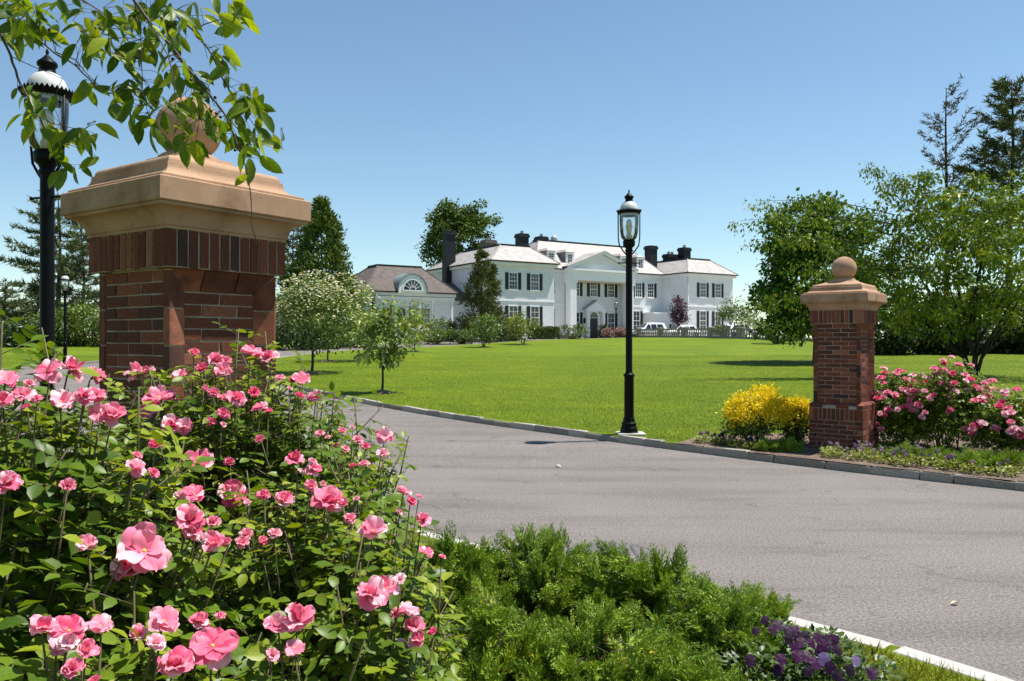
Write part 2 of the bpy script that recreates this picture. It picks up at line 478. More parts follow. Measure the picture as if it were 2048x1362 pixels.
# asphalt
m, nt, out = nodes_mat('asphalt')
f1 = noise(nt, .35, 5, .6); f2 = noise(nt, 46, 3, .8); f3 = noise(nt, 130, 2, .8)
tc = ND(nt, 'ShaderNodeTexCoord'); mp = ND(nt, 'ShaderNodeMapping')
mp.inputs['Rotation'].default_value = (0, 0, math.radians(33)); mp.inputs['Scale'].default_value = (.25, 1.6, 1)
nt.links.new(tc.outputs['Object'], mp.inputs['Vector'])
f4 = noise(nt, 1.1, 6, .65, vec=mp.outputs[0])
c = ramp(nt, f1, [(.3, (.146,.130,.119)), (.7, (.176,.158,.145))])
c = mix(nt, c, ramp(nt, f4, [(.34, (.80,.80,.80)), (.5, (1,1,1)), (.66, (1.07,1.06,1.05))]), 1.0, 'MULTIPLY')
c = mix(nt, c, ramp(nt, f2, [(.34, (.55,.55,.56)), (.5, (1,1,1)), (.66, (1.5,1.48,1.45))]), 1.0, 'MULTIPLY')
c = mix(nt, c, ramp(nt, f3, [(.35, (.5,.5,.5)), (.65, (1.5,1.5,1.5))]), 1.0, 'MULTIPLY')
f6 = noise(nt, .55, 4, .6); f7 = noise(nt, .8, 2, .5)
c = mix(nt, c, ramp(nt, f6, [(.490, (1,1,1)), (.4965, (.80,.79,.78)), (.5035, (.80,.79,.78)), (.510, (1,1,1))]), ramp(nt, f7, [(.52, (0,0,0)), (.60, (1,1,1))]), 'MULTIPLY')
f8 = noise(nt, 2.2, 3, .5)
c = mix(nt, c, ramp(nt, f8, [(.66, (1,1,1)), (.74, (.74,.73,.72))]), 1.0, 'MULTIPLY')
principled(nt, out, c, .88, .2, bump=f2, bump_d=.005, bump_s=.6)
# lawn
m, nt, out = nodes_mat('lawn')
f1 = noise(nt, .30, 5, .6); f2 = noise(nt, 2.6, 5, .7); f3 = noise(nt, 45, 3, .7); f4 = noise(nt, .9, 3)
c = ramp(nt, f1, [(.3, (.095,.150,.0024)), (.7, (.145,.200,.0032))])
c = mix(nt, c, ramp(nt, f2, [(.3, (.74,.78,.7)), (.55, (1,1,1)), (.74, (1.30,1.20,1.6))]), 1.0, 'MULTIPLY')
c = mix(nt, c, ramp(nt, f3, [(.3, (.62,.66,.6)), (.7, (1.3,1.26,1.3))]), 1.0, 'MULTIPLY')
tc = ND(nt, 'ShaderNodeTexCoord'); mp = ND(nt, 'ShaderNodeMapping'); mp.inputs['Rotation'].default_value = (0, 0, .25); mp.inputs['Scale'].default_value = (.12, .7, 1); nt.links.new(tc.outputs['Object'], mp.inputs['Vector'])
f5 = noise(nt, 1.0, 3, vec=mp.outputs[0])
c = mix(nt, c, ramp(nt, f5, [(.35, (.84,.88,.8)), (.6, (1.08,1.06,1.1))]), 1.0, 'MULTIPLY')
principled(nt, out, c, .8, .15, bump=f3, bump_d=.03, bump_s=.9)
m, nt, out = nodes_mat('mulch')
f1 = noise(nt, 3, 5); f2 = noise(nt, 38, 4, .7)
c = ramp(nt, f2, [(.3, (.055,.038,.028)), (.55, (.17,.125,.095)), (.72, (.42,.34,.28))])
c = mix(nt, c, ramp(nt, f1, [(.3, (.7,.7,.7)), (.7, (1.15,1.15,1.15))]), 1.0, 'MULTIPLY')
principled(nt, out, c, .95, .1, bump=f2, bump_d=.03)
m, nt, out = nodes_mat('gravel')
f1 = noise(nt, 3, 4); f2 = noise(nt, 60, 3)
principled(nt, out, mix(nt, ramp(nt, f1, [(.3, (.34,.31,.27)), (.7, (.44,.41,.37))]), ramp(nt, f2, [(.3, (.7,.7,.7)), (.7, (1.2,1.2,1.2))]), 1.0, 'MULTIPLY'), .9, .15)
# house
m, nt, out = nodes_mat('white_brick')
tc = ND(nt, 'ShaderNodeTexCoord'); sx = ND(nt, 'ShaderNodeSeparateXYZ'); nt.links.new(tc.outputs['Object'], sx.inputs[0])
ad = ND(nt, 'ShaderNodeMath', operation='ADD'); nt.links.new(sx.outputs[0], ad.inputs[0]); nt.links.new(sx.outputs[1], ad.inputs[1])
cb = ND(nt, 'ShaderNodeCombineXYZ'); nt.links.new(ad.outputs[0], cb.inputs[0]); nt.links.new(sx.outputs[2], cb.inputs[1])
bt = ND(nt, 'ShaderNodeTexBrick'); nt.links.new(cb.outputs[0], bt.inputs['Vector'])
bt.inputs['Scale'].default_value = 1.0; bt.inputs['Brick Width'].default_value = .42; bt.inputs['Row Height'].default_value = .16; bt.inputs['Mortar Size'].default_value = .012
bt.inputs['Color1'].default_value = (.81,.80,.80,1); bt.inputs['Color2'].default_value = (.75,.745,.75,1); bt.inputs['Mortar'].default_value = (.60,.63,.66,1)
f1 = noise(nt, .7, 5)
c = mix(nt, bt.outputs['Color'], ramp(nt, f1, [(.3, (.9,.92,.94)), (.65, (1,1,1))]), 1.0, 'MULTIPLY')
principled(nt, out, c, .7, .25, bump=bt.outputs['Fac'], bump_d=-.01)
def roofmat(name, a, b, rough, spec, row):
    m, nt, out = nodes_mat(name)
    tc = ND(nt, 'ShaderNodeTexCoord'); sx = ND(nt, 'ShaderNodeSeparateXYZ'); nt.links.new(tc.outputs['Object'], sx.inputs[0])
    ad = ND(nt, 'ShaderNodeMath', operation='ADD'); nt.links.new(sx.outputs[0], ad.inputs[0]); nt.links.new(sx.outputs[1], ad.inputs[1])
    cb = ND(nt, 'ShaderNodeCombineXYZ'); nt.links.new(ad.outputs[0], cb.inputs[0]); nt.links.new(sx.outputs[2], cb.inputs[1])
    bt = ND(nt, 'ShaderNodeTexBrick'); nt.links.new(cb.outputs[0], bt.inputs['Vector'])
    bt.inputs['Scale'].default_value = 1.0; bt.inputs['Brick Width'].default_value = row * 1.4; bt.inputs['Row Height'].default_value = row; bt.inputs['Mortar Size'].default_value = .01
    bt.inputs['Color1'].default_value = (*a, 1); bt.inputs['Color2'].default_value = (*b, 1); bt.inputs['Mortar'].default_value = tuple(x * .75 for x in a) + (1,)
    f1 = noise(nt, 1.5, 6, .7)
    c = mix(nt, bt.outputs['Color'], ramp(nt, f1, [(.3, (.72,.70,.68)), (.6, (1.05,1.05,1.05))]), 1.0, 'MULTIPLY')
    principled(nt, out, c, rough, spec, bump=bt.outputs['Fac'], bump_d=-.02)
roofmat('slate', (.45,.415,.385), (.35,.32,.295), .5, .5, .22)
roofmat('shingle', (.155,.130,.115), (.125,.105,.095), .85, .2, .16)

# ------------------------------------------------------------------ terrain
_ys = np.array([-2000, -30, 12, 15, 19, 23, 31, 40, 51, 60, 65, 70, 74, 80, 90, 110, 3000.])
_zs = np.array([0, 0, 0, .02, .07, .14, .35, .62, .95, 1.13, 1.32, 1.62, 1.80, 1.92, 2.0, 2.0, 2.0])
_fy = np.arange(-60, 300, .5)
_fz = np.interp(_fy, _ys, _zs)
_k = np.hanning(15); _k /= _k.sum()
_fz = np.convolve(np.pad(_fz, 7, mode='edge'), _k, mode='valid')
def hz(x, y):
    return np.interp(y, _fy, _fz)
def h1(x, y):
    return float(np.interp(y, _fy, _fz))
def gnd(px, D, up=0.1):
    x = (px - 1024.0) / F * D
    return Vector((x, D, h1(x, D) + up))

def smooth_line(pts, step=1.0):
    """Catmull-Rom through the points"""
    P = [Vector((*p, 0)) for p in pts]
    P = [P[0] * 2 - P[1]] + P + [P[-1] * 2 - P[-2]]
    out = []
    for i in range(1, len(P) - 2):
        n = max(2, int((P[i+1] - P[i]).length / step))
        for k in range(n):
            t = k / n
            a = P[i-1]; b = P[i]; c = P[i+1]; d = P[i+2]
            q = 0.5 * ((2*b) + (c - a) * t + (2*a - 5*b + 4*c - d) * t*t + (3*b - a - 3*c + d) * t*t*t)
            out.append((q.x, q.y))
    out.append((P[-2].x, P[-2].y))
    return out

NEAR = smooth_line([(7,-3),(4.6,.6),(2.8,3.3),(2.25,4.1),(1.87,4.55),(1.2,5.2),(.2,6.05),(-1,7.1),(-2.5,8.4),(-5,10.4),(-9,12.6),(-15,14),(-25,14),(-42,12)], .6)
OUTER = smooth_line([(-42,20),(-30,21.5),(-24.5,25),(-22.2,29),(-21.6,34),(-20.7,40),(-19.3,50),(-17.2,58),(-12.5,65.5),(-6,71.5),(2,77.5),(7,83),(8,92)], 1.2)
INNER = smooth_line([(13,90),(12,82),(8,76.5),(1.5,70.5),(-4,64.5),(-8,59),(-11,53),(-12.3,47),(-12.7,41),(-11.6,35),(-8.8,29),(-5.4,23.2),(-1.4,17.5),(1.46,14.1),(4.0,11.2),(5.96,9.3),(7.8,7.7),(10.5,5.2),(14,1.5),(19,-3)], .8)
ROAD = NEAR + OUTER + INNER
BED_R = [(2.55,12.6),(3.2,11.75),(3.9,11.0),(5.8,9.1),(7.6,7.5),(9.9,5.4),(12.3,3.0),(15,5),(12,10.5),(9,13.6),(6.2,14.3),(4.2,13.9),(3.1,13.5)]
FORE = [(-16,74.2),(-8,75.2),(-2.5,77),(3.5,80),(9.5,83.5),(13.4,92.5),(23.6,72.6),(27.8,69.6),(36,78),(48,100),(36,112),(10,104),(-8,96),(-18,82)]  # hidden forecourt; left end before the annex added to cut green bounce light
BED_L = [(1.22,4.75),(.8,5.25),(.0,5.95),(-1.1,6.9),(-2.6,8.1),(-4.8,8.6),(-5.2,3),(-3,.3),(1.2,.3),(1.5,3.6)]

def inside(poly, X, Y):
    X = np.asarray(X); Y = np.asarray(Y)
    r = np.zeros(X.shape, bool)
    n = len(poly)
    for i in range(n):
        x0, y0 = poly[i]; x1, y1 = poly[(i + 1) % n]
        if y0 == y1: continue
        c = (y0 > Y) != (y1 > Y)
        r ^= c & (X < (x1 - x0) * (Y - y0) / (y1 - y0) + x0)
    return r

gx = np.concatenate([[-1500,-700,-350,-180,-110,-75,-55], np.arange(-42, 42.1, 1.5), [50,65,90,130,200,400,800,1500]])
gy = np.concatenate([[-400,-120,-50,-20,-8], np.arange(-2, 96, 1.5), [100,106,115,130,160,220,350,600,1000,2000]])
pts = []
for i, x in enumerate(gx):
    for j, y in enumerate(gy):
        pts.append(Vector((float(x) + (.2 * math.sin(j * 2.1) if abs(x) < 40 else 0), float(y) + (.2 * math.sin(i * 1.7) if 0 < y < 90 else 0))))
edges = []
for poly in (ROAD, BED_R, BED_L, FORE):
    b = len(pts)
    pts += [Vector(p) for p in poly]
    edges += [(b + i, b + (i + 1) % len(poly)) for i in range(len(poly))]
ov, oe, of, _, _, _ = delaunay_2d_cdt(pts, edges, [], 0, 1e-4)
ovx = np.array([v.x for v in ov]); ovy = np.array([v.y for v in ov])
tri = np.array([f for f in of if len(f) == 3])
cxs = ovx[tri].mean(1); cys = ovy[tri].mean(1)
inroad = inside(ROAD, cxs, cys); inbed = inside(BED_R, cxs, cys) & ~inroad; inbed2 = inside(BED_L, cxs, cys) & ~inroad; infore = inside(FORE, cxs, cys) & ~inroad
def sheet(name, mask, up, mat, label):
    t = tri[mask]
    used, inv = np.unique(t.ravel(), return_inverse=True)
    V = np.stack([ovx[used], ovy[used], hz(ovx[used], ovy[used]) + up], 1)
    n = len(t)
    me = np_mesh(name, V, inv, np.arange(n) * 3, np.full(n, 3), MATS[mat], smooth=True)
    bm = bmesh.new(); bm.from_mesh(me); bmesh.ops.recalc_face_normals(bm, faces=bm.faces)
    if sum(f.normal.z for f in bm.faces) < 0: bmesh.ops.reverse_faces(bm, faces=bm.faces)
    bm.to_mesh(me); bm.free()
    return tag(link(name, me), label, kind='structure')
sheet('lawn', ~(inroad | inbed | inbed2 | infore), .10, 'lawn', 'bright green mown lawn rising to the white mansion')
sheet('forecourt', infore, .08, 'gravel', 'pale gravel forecourt around the mansion')
sheet('driveway', inroad, 0.0, 'asphalt', 'grey asphalt driveway sweeping past the gate pillars')
sheet('mulch_bed', inbed, .11, 'mulch', 'brown mulch flower bed around the far brick pillar')
sheet('mulch_bed', inbed2, .11, 'mulch', 'shaded mulch bed under the near roses and junipers')

# ------------------------------------------------------------------ kerbs
def stone_meshes(mat, n, rough):
    out = []
    for i in range(n):
        b = MB(); b.cbox(-.5, .5, -.5, .5, 0, 1, .06)
        b.v = [(x + R.uniform(-1, 1) * rough, y + R.uniform(-1, 1) * rough, z + (R.uniform(-1, .6) * rough if z > .5 else 0)) for x, y, z in b.v]
        out.append(b.mesh('kerb_stone', MATS[mat]))
    return out
def kerb(name, line, lo, hi, mat, label, width, top, rough, side=1, gap=.007):
    root = empty(name, (line[0][0], line[0][1], 0), label=label, kind='structure')
    ms = stone_meshes(mat, 6, rough)
    P = [Vector((*p, 0)) for p in line]
    cum = [0]
    for a, b in zip(P, P[1:]): cum.append(cum[-1] + (b - a).length)
    def pt(s):
        i = min(max(np.searchsorted(cum, s) - 1, 0), len(P) - 2)
        t = (s - cum[i]) / max(cum[i+1] - cum[i], 1e-6)
        return P[i].lerp(P[i+1], t)
    s = 0
    rinv = Matrix.Translation(root.location).inverted()
    while s < cum[-1] - hi:
        L = R.uniform(lo, hi)
        a = pt(s); b = pt(s + L); d = (b - a).normalized(); nrm = Vector((-d.y, d.x, 0)) * side
        c = (a + b) / 2 + nrm * (width / 2 - .025)
        z = h1(c.x, c.y)
        tilt = (h1(b.x, b.y) - h1(a.x, a.y)) / L
        M = Matrix.Translation((c.x, c.y, z - .10)) @ Matrix.Rotation(math.atan2(d.y, d.x), 4, 'Z') @ Matrix.Rotation(-math.atan(tilt) + R.uniform(-1, 1) * .02 * (rough > .03), 4, 'Y')
        M = M @ Matrix.Diagonal((L - gap, width * R.uniform(.93, 1.07), .10 + top + R.uniform(-1, 1) * .25 * rough, 1))
        inst('kerb_stone', R.choice(ms), root, rinv @ M)
        s += L
    return root
def clip(line, f): return [p for p in line if f(p)]
kerb('kerb', clip(INNER, lambda p: p[1] < 31 and p[1] > 3), .38, .80, 'kerb_granite', 'weathered granite block kerb between driveway and lawn', .12, .108, .05, side=1)
kerb('kerb', clip(INNER, lambda p: 31 <= p[1] < 84), .9, 1.3, 'kerb_granite', 'distant kerb of the lawn where the driveway bends', .13, .115, .03, side=1)
kerb('kerb', clip(OUTER, lambda p: p[0] > -30), .8, 1.2, 'kerb_granite', 'pale kerb on the outer side of the driveway bend', .14, .12, .03, side=1)
kerb('kerb', clip(NEAR, lambda p: p[0] > -9 and p[1] > .2), .55, .75, 'concrete', 'pale concrete kerb beside the purple pansies and junipers', .13, .105, .008, side=1, gap=.008)

# manhole cover in the driveway behind the junipers
mh = empty('manhole_cover', (.80, 6.55, h1(.8, 6.55)), label='round iron drain cover set in the asphalt behind the junipers', cat='manhole cover')
MB().lathe([(.40,.002),(.40,.007),(.36,.008),(.36,.002)], 40).build('rim', MATS['asphalt'], mh)
MB().lathe([(.352,.001),(.352,.009),(.0,.009)], 36, caps=False).build('lid', simple('cast_iron', (.15,.138,.128), .6, .4, metal=.3, var=.3, scale=20), mh)
bars = MB()
for k in range(-4, 5):
    x = k * .07; w = math.sqrt(max(.31**2 - x*x, 0))
    if w > .05: bars.box(x - .012, x + .012, -w, w, .0095, .014)
bars.build('rib', simple('iron_rib', (.09,.083,.078), .6, .4, metal=.2), mh)

# small dry leaves lying on the asphalt
lm = leaves_mesh('dry_leaf', np.zeros((1, 3)), np.array([[0, 1., 0]]), np.array([[0, 0, 1.]]), np.array([1.]), leaf_full(.32, .3, .2), simple('dry_leaf', (.50,.42,.30), .8, .2))
for px, py, s, lab in ((1110, 934, .10, 'pale dry leaf lying in the middle of the driveway'), (1918, 1210, .06, 'pale dry leaf on the asphalt by the lower kerb'), (1068, 926, .05, 'tiny brown leaf on the driveway near the lamp shadow')):
    D = CAM_Z * F / (py - 681); x = (px - 1024) / F * D
    o = link('dry_leaf', lm); o.location = (x, D, h1(x, D) + .014); o.scale = (s, s, s); o.rotation_euler = (0.1, 0.1, px)
    tag(o, lab, 'leaf', 'dry leaves on the driveway')

# ------------------------------------------------------------------ gate pillars
BRK = []
for i in range(5):
    b = MB(); b.cbox(-.5, .5, -.5, .5, -.5, .5, .022)
    b.v = [(x + R.uniform(-1, 1) * .018, y, z + R.uniform(-1, 1) * .03) for x, y, z in b.v]
    BRK.append(b.mesh('brick', MATS['brick']))
def pillar(loc, ang, label):
    root = empty('gate_pillar', loc, ang, label, 'pillar', 'brick gate pillars with stone balls')
    HS, HP, HK, HC = .345, .395, .385, .318      # half widths: corner blocks, plinth, soldier collar, recessed panel
    core = MB()
    core.box(-.389, .389, -.389, .389, -.25, .655); core.box(-.336, .336, -.286, .286, .655, 2.0); core.box(-.379, .379, -.379, .379, 1.886, 2.085)
    for sx in (-1, 1):
        for sy in (-1, 1):
            pl = [(HS - .005, HS - .005), (HS - .005, HS - .056), (HS - .121, HS - .09), (HS - .121, HS - .058), (HS - .014, HS - .006)]
            n = len(pl); v = [(sx * x, sy * y, .66) for x, y in pl] + [(sx * x, sy * y, 1.765 if i in (2, 3) else 1.88) for i, (x, y) in enumerate(pl)]
            core.add(v, [tuple(range(n)), tuple(range(2*n-1, n-1, -1))] + [((i+1) % n, i, n + i, n + (i+1) % n) for i in range(n)])
    core.build('mortar_core', MATS['mortar'], root)
    # four faces: 0 = -Y (sunlit side), 1 = -X (shaded side) as single bricks; 2, 3 joined
    rest = MB()
    J = .0105
    def put(face, s, z, w, h, half, depth=.09):
        th = [0, -math.pi/2, math.pi, math.pi/2][face]
        M = Matrix.Rotation(th, 4, 'Z') @ Matrix.Translation((s, -half + depth/2 + R.uniform(-.0025, .0025), z)) @ Matrix.Rotation(R.uniform(-.006, .006), 4, 'Y') @ Matrix.Diagonal((w, depth, h, 1))
        if face < 2:
            inst('brick', R.choice(BRK), root, M)
        else:
            b = MB(); b.cbox(-.5, .5, -.5, .5, -.5, .5, .035)
            rest.add([M @ Vector(p) for p in b.v], b.f)
    def row(face, z, h, widths, half, hw):
        tot = sum(widths) + J * (len(widths) - 1); s = -tot / 2
        for w in widths:
            put(face, s + w/2, z + h/2, w, h, half); s += w + J
    for face in range(4):
        # plinth: running courses, soldiers, sloping rowlock course
        z = -.10; k = 0; fw = 2 * HP - (.012 if face % 2 else 0) * 2
        while z < .40:
            L = (fw - 3*J) / 3.5
            row(face, z, .058, ([L, L, L, L/2] if k % 2 else [L/2, L, L, L]), HP, fw); z += .067; k += 1
        n = 12; w = (fw - (n-1)*J) / n
        row(face, z, .605 - z + .0, [w]*n, HP, fw)
        row(face, .614, .05, [(fw - 3*J)/4]*4, HP - .004, fw)
        # panel: flush on the -X/+X faces, recessed within splayed blocks on the -Y/+Y faces
        z = .70; k = 0
        pw, half = (.455, HS - .052) if face % 2 == 0 else (2 * HS - .115, HS - .003)
        L = (pw - J) / 2 if face % 2 == 0 else (pw - 2*J) / 2.5
        top = 1.768 if face % 2 == 0 else 1.884
        nrow = round((top - z) / .067); pit = (top - z) / nrow
        for _r in range(nrow):
            if face % 2 == 0: ws = [L, L] if k % 2 else [L * .48, L + .0, L * .48]
            else: ws = [L, L, L * .5] if k % 2 else [L * .5, L, L]
            f_ = (pw - J * (len(ws) - 1)) / sum(ws)
            row(face, z, pit - .009, [w * f_ for w in ws], half, pw); z += pit; k += 1
        if face % 2 == 0:
            # head of the recess: three splayed bricks, mitred at the ends
            xs = [-HS, -.13, .09, HS]; q = Matrix.Rotation([0, 0, math.pi][face], 4, 'Z')
            for i in range(3):
                x0, x1 = xs[i] + .004, xs[i+1] - .004
                b0 = x0 + (.115 if i == 0 else 0); b1 = x1 - (.115 if i == 2 else 0)
                z0, z1 = 1.768, 1.884
                v = [(b0, -HS+.052, z0), (b1, -HS+.052, z0), (x1, -HS, z1), (x0, -HS, z1), (b0, -HS+.12, z0), (b1, -HS+.12, z0), (x1, -HS+.12, z1), (x0, -HS+.12, z1)]
                mb = MB(); mb.add(v, [(0,1,2,3),(7,6,5,4),(0,4,5,1),(1,5,6,2),(2,6,7,3),(3,7,4,0)])
                o = link('head_brick', mb.mesh('head_brick', MATS['brick']), root); o.matrix_local = q
        # soldier collar
        fk = 2 * HK - (.012 if face % 2 else 0) * 2; n = 12; w = (fk - (n-1)*J) / n
        row(face, 1.890, .190, [w]*n, HK, fk)
    rest.build('rear_brickwork', MATS['brick_mass'], root)
    # corner blocks, splayed towards the recess
    for sx in (-1, 1):
        for sy in (-1, 1):
            z = .672
            while z < 1.86:
                h = min(.201, 1.884 - z) - .008
                jj = R.uniform(-.002, .002)
                pl = [(HS + jj, HS), (HS + jj, HS - .056), (HS - .121, HS - .085), (HS - .121, HS - .052), (HS - .012, HS)]
                z1c = z + h
                def zz(p): return z1c if z1c < 1.77 else min(z1c, 1.884 - max(0, HS - p[0] - .004))
                v = [(sx * x, sy * y, z) for x, y in pl] + [(sx * x, sy * y, zz((x, y))) for x, y in pl]
                n = len(pl); fs = [tuple(range(n)), tuple(range(2*n-1, n-1, -1))] + [((i+1) % n, i, n + i, n + (i+1) % n) for i in range(n)]
                mb = MB(); mb.add(v, fs); link('corner_block', mb.mesh('corner_block', MATS['brick']), root)
                z += .201
    # sloped weathering on the plinth
    MB().rings([(.392,.664),(.392,.668),(.35,.70),(.30,.70)]).build('plinth_weathering', MATS['brick_mass'], root)
    # stone cap
    cap = MB()
    prof = [(.388, 2.085), (.388, 2.100)]
    for k in range(9):
        a = k / 8 * math.pi / 2
        prof.append((.396 + .072 * (1 - math.cos(a)), 2.104 + .088 * math.sin(a)))
    prof += [(.476, 2.196), (.476, 2.210)]
    cap.rings(prof).build('cap_cove', MATS['cast_stone'], root)
    cap = MB(); cap.rings([(.484, 2.211), (.49, 2.217), (.49, 2.330), (.484, 2.336), (.462, 2.336), (.462, 2.352), (.458, 2.356)]).build('cap_slab', MATS['cast_stone'], root)
    prof = [(.452, 2.357)]
    for k in range(8):
        a = k / 7 * math.pi / 2
        prof.append((.445 - .070 * math.sin(a), 2.360 + .062 * (1 - math.cos(a))))
    prof += [(.374, 2.436), (.362, 2.440)]
    for k in range(7):
        a = k / 6 * math.pi / 2
        prof.append((.326 + .036 * math.cos(a), 2.444 + .036 * math.sin(a)))
    prof += [(.26, 2.498), (.175, 2.532), (.165, 2.55)]
    cap = MB(); cap.rings(prof).build('cap_top', MATS['cast_stone'], root)
    nb = MB(); nb.lathe([(.170, 2.535), (.170, 2.560), (.150, 2.575), (.120, 2.585), (.112, 2.60)], 32).build('ball_neck', MATS['cast_stone'], root)
    bl = MB(); rb = .183
    bl.lathe([(max(.001, rb * math.sin(a)), 2.735 - rb * math.cos(a)) for a in [math.pi * k / 24 for k in range(25)]], 40)
    bl.build('ball', MATS['cast_stone'], root)
    return root
pillar((-1.889, 4.681, .25), math.atan2(.826, .563), 'large brick gate pillar with stone cap behind the nearest pink roses')
pillar((5.10, 12.29, .12), math.radians(50), 'brick gate pillar topped by a stone ball beside the yellow shrub')

# ------------------------------------------------------------------ street lamps
def make_lamp(loc, rz, label):
    root = empty('street_lamp', loc, rz, label, 'street lamp', 'black lamp posts along the driveway')
    I = MATS['iron']
    MB().lathe([(.175,0),(.175,.035),(.160,.05),(.150,.12),(.135,.14),(.135,.20),(.112,.225),(.105,.28),(.098,.30)], 8, smooth=False).build('base', I, root)
    p = MB(); p.lathe([(.086,.28),(.084,1.02),(.100,1.03),(.100,1.06),(.088,1.075),(.066,1.09),(.060,1.13),(.057,3.30)], 20)
    p.build('post', I, root)
    MB().lathe([(.066,3.25),(.072,3.27),(.066,3.29)], 20).build('collar', I, root)
    bar = MB(); bar.tube([(-.19,0,3.05),(.19,0,3.05)], .011, 8)
    for s in (-1, 1): bar.lathe([(.001,-.018),(.016,-.008),(.016,.008),(.001,.018)], 10, (s*.19, 0, 3.05))
    bar.build('ladder_bar', I, root)
    MB().lathe([(.060,3.30),(.072,3.33),(.105,3.36),(.110,3.44),(.090,3.46)], 20).build('lantern_cup', I, root)
    for s in (-1, 1):
        a = MB(); a.tube([(s*.05,0,3.20),(s*.11,0,3.27),(s*.175,0,3.36),(s*.195,0,3.50),(s*.198,0,3.93)], [.014,.013,.012,.011,.011], 8)
        a.build('lantern_arm', I, root)
    g = MB(); g.lathe([(.095,3.455),(.135,3.50),(.158,3.60),(.168,3.78),(.170,3.92)], 28, caps=False).build('lantern_glass', MATS['lantern_glass'], root)
    b = MB(); b.lathe([(.055,3.44),(.055,3.54),(.040,3.56),(.045,3.62),(.060,3.70),(.045,3.80),(.012,3.83)], 16).build('burner', MATS['mantle'], root)
    MB().lathe([(.165,3.885),(.165,3.93),(.155,3.935),(.155,3.885)], 28, caps=False).build('reflector', MATS['opal'], root)
    # scalloped crown ring
    n = 36; v = []; f = []
    for i in range(n * 2):
        a = math.pi * i / n
        zt = 4.000 if i % 2 == 0 else 3.968
        zb = 3.915 if i % 2 == 0 else 3.932
        for r, z in ((.192, zb), (.205, 3.945), (.222, zt)):
            v.append((r * math.cos(a), r * math.sin(a), z))
    for i in range(n * 2):
        j = (i + 1) % (n * 2)
        f += [(i*3, j*3, j*3+1, i*3+1), (i*3+1, j*3+1, j*3+2, i*3+2)]
    cr = MB(); cr.add(v, f); cr.lathe([(.160,3.93),(.200,3.935),(.204,3.95),(.160,3.955)], 28)
    cr.build('crown_ring', I, root)
    MB().lathe([(.165,3.956),(.166,3.985),(.158,4.04),(.138,4.085),(.108,4.12),(.075,4.14)], 28).build('dome', MATS['opal'], root)
    MB().lathe([(.078,4.125),(.074,4.15),(.066,4.16),(.066,4.20),(.080,4.205),(.084,4.225),(.078,4.24),(.050,4.265),(.022,4.295),(.010,4.31),(.014,4.325),(.014,4.335),(.004,4.36)], 20).build('finial', I, root)
    root.scale = (.98, .98, .98)
    return root
l1 = gnd(1258, 13.97)
make_lamp(l1, 0.1, 'tall black lamp post on the lawn by the kerb, in front of the mansion')
pd = MB(); pd.cbox(-.24, .24, -.2, .2, -.02, .03, .01); po = pd.build('lamp_pad', MATS['pad']); po.location = (l1.x + .03, l1.y, l1.z)
tag(po, 'pale stone pad under the lamp post at the kerb', 'stone pad')
lamp_src = [o for o in bpy.data.objects if o.name == 'street_lamp'][0]
def lamp_copy(loc, rz, label):
    c = copy_tree(lamp_src); c.location = loc; c.rotation_euler = (0, 0, rz); c['label'] = label
lamp_copy((-4.02, 6.92, 0.0), -.35, 'near black lamp post behind the brick pillar, seen through cherry leaves')
lamp_copy(gnd(130, 36), .2, 'far black lamp post on the grass before the tall shrubs')
lamp_copy(gnd(745, 55), .3, 'distant lamp whose lantern shows above the young cherry tree by the annex')
lamp_copy(gnd(1232, 91, 0.05), .3, 'distant black lamp post before the mansion entrance')

# ------------------------------------------------------------------ mansion
HA = math.atan2(.535, .845)
house = empty('mansion', (-2.05, 80, 2.0), HA, 'white two-storey mansion with dark shutters, slate roofs and black chimneys', 'mansion')
WB = MATS['white_brick']; WT = MATS['white_trim']; SL = MATS['slate']; BK = MATS['black_paint']
def hbox(name, mat, *b, parent=None):
    m = MB(); m.box(*b); return m.build(name, mat, parent or house)
EAVE = 7.70
# walls (each block of the building)
hbox('wall', WB, .25, 7.9, .3, 14, -1.5, EAVE)
hbox('wall', WB, 27.2, 34.95, .3, 14, -1.5, EAVE)
hbox('wall', WB, 7.9, 13.0, 4.45, 14, -1.5, EAVE)
hbox('wall', WB, 21.0, 27.2, 4.45, 14, -1.5, EAVE)
hbox('wall', WB, 13.0, 21.0, 5.15, 14, -1.5, EAVE)
hbox('wall', WB, 24.0, 27.0, 2.6, 4.45, -1.5, 2.95)
def slab_roof(name, e, t, ze, zt, mat, drop=.16):
    """truncated hip: eave rectangle e=(x0,x1,y0,y1) up to rectangle t"""
    m = MB()
    ring = lambda q, z: [(q[0],q[2],z),(q[1],q[2],z),(q[1],q[3],z),(q[0],q[3],z)]
    v = ring(e, ze) + ring(t, zt)
    m.add(v, [(0,1,5,4),(1,2,6,5),(2,3,7,6),(3,0,4,7),(4,5,6,7),(3,2,1,0)])
    o = m.build(name, mat, house)
    g = MB(); e2 = (e[0]-.05, e[1]+.05, e[2]-.05, e[3]+.05)
    g.box(e2[0], e2[1], e2[2], e2[3], ze-.12, ze-.004); g.build('gutter', BK, o)
    c = MB(); c.box(e[0]+.14, e[1]-.14, e[2]+.14, e[3]-.14, ze-.42, ze-.124); c.build('cornice', WT, o)
    r = MB(); r.box(t[0]-.1, t[1]+.1, t[2]-.1, t[3]+.1, zt-.06, zt+.14); r.build('ridge_flashing', BK, o)
    # hip ridges
    for i in range(4):
        hp = MB(); a = Vector(v[i]); b = Vector(v[i+4]); hp.tube([a + Vector((0,0,.02)), b + Vector((0,0,.02))], .07, 5, False); hp.build('hip_ridge', mat, o)
    return o
slab_roof('roof', (-.15, 8.3, -.15, 14.4), (2.9, 6.5, 3.0, 11.2), 7.85, 9.80, SL)
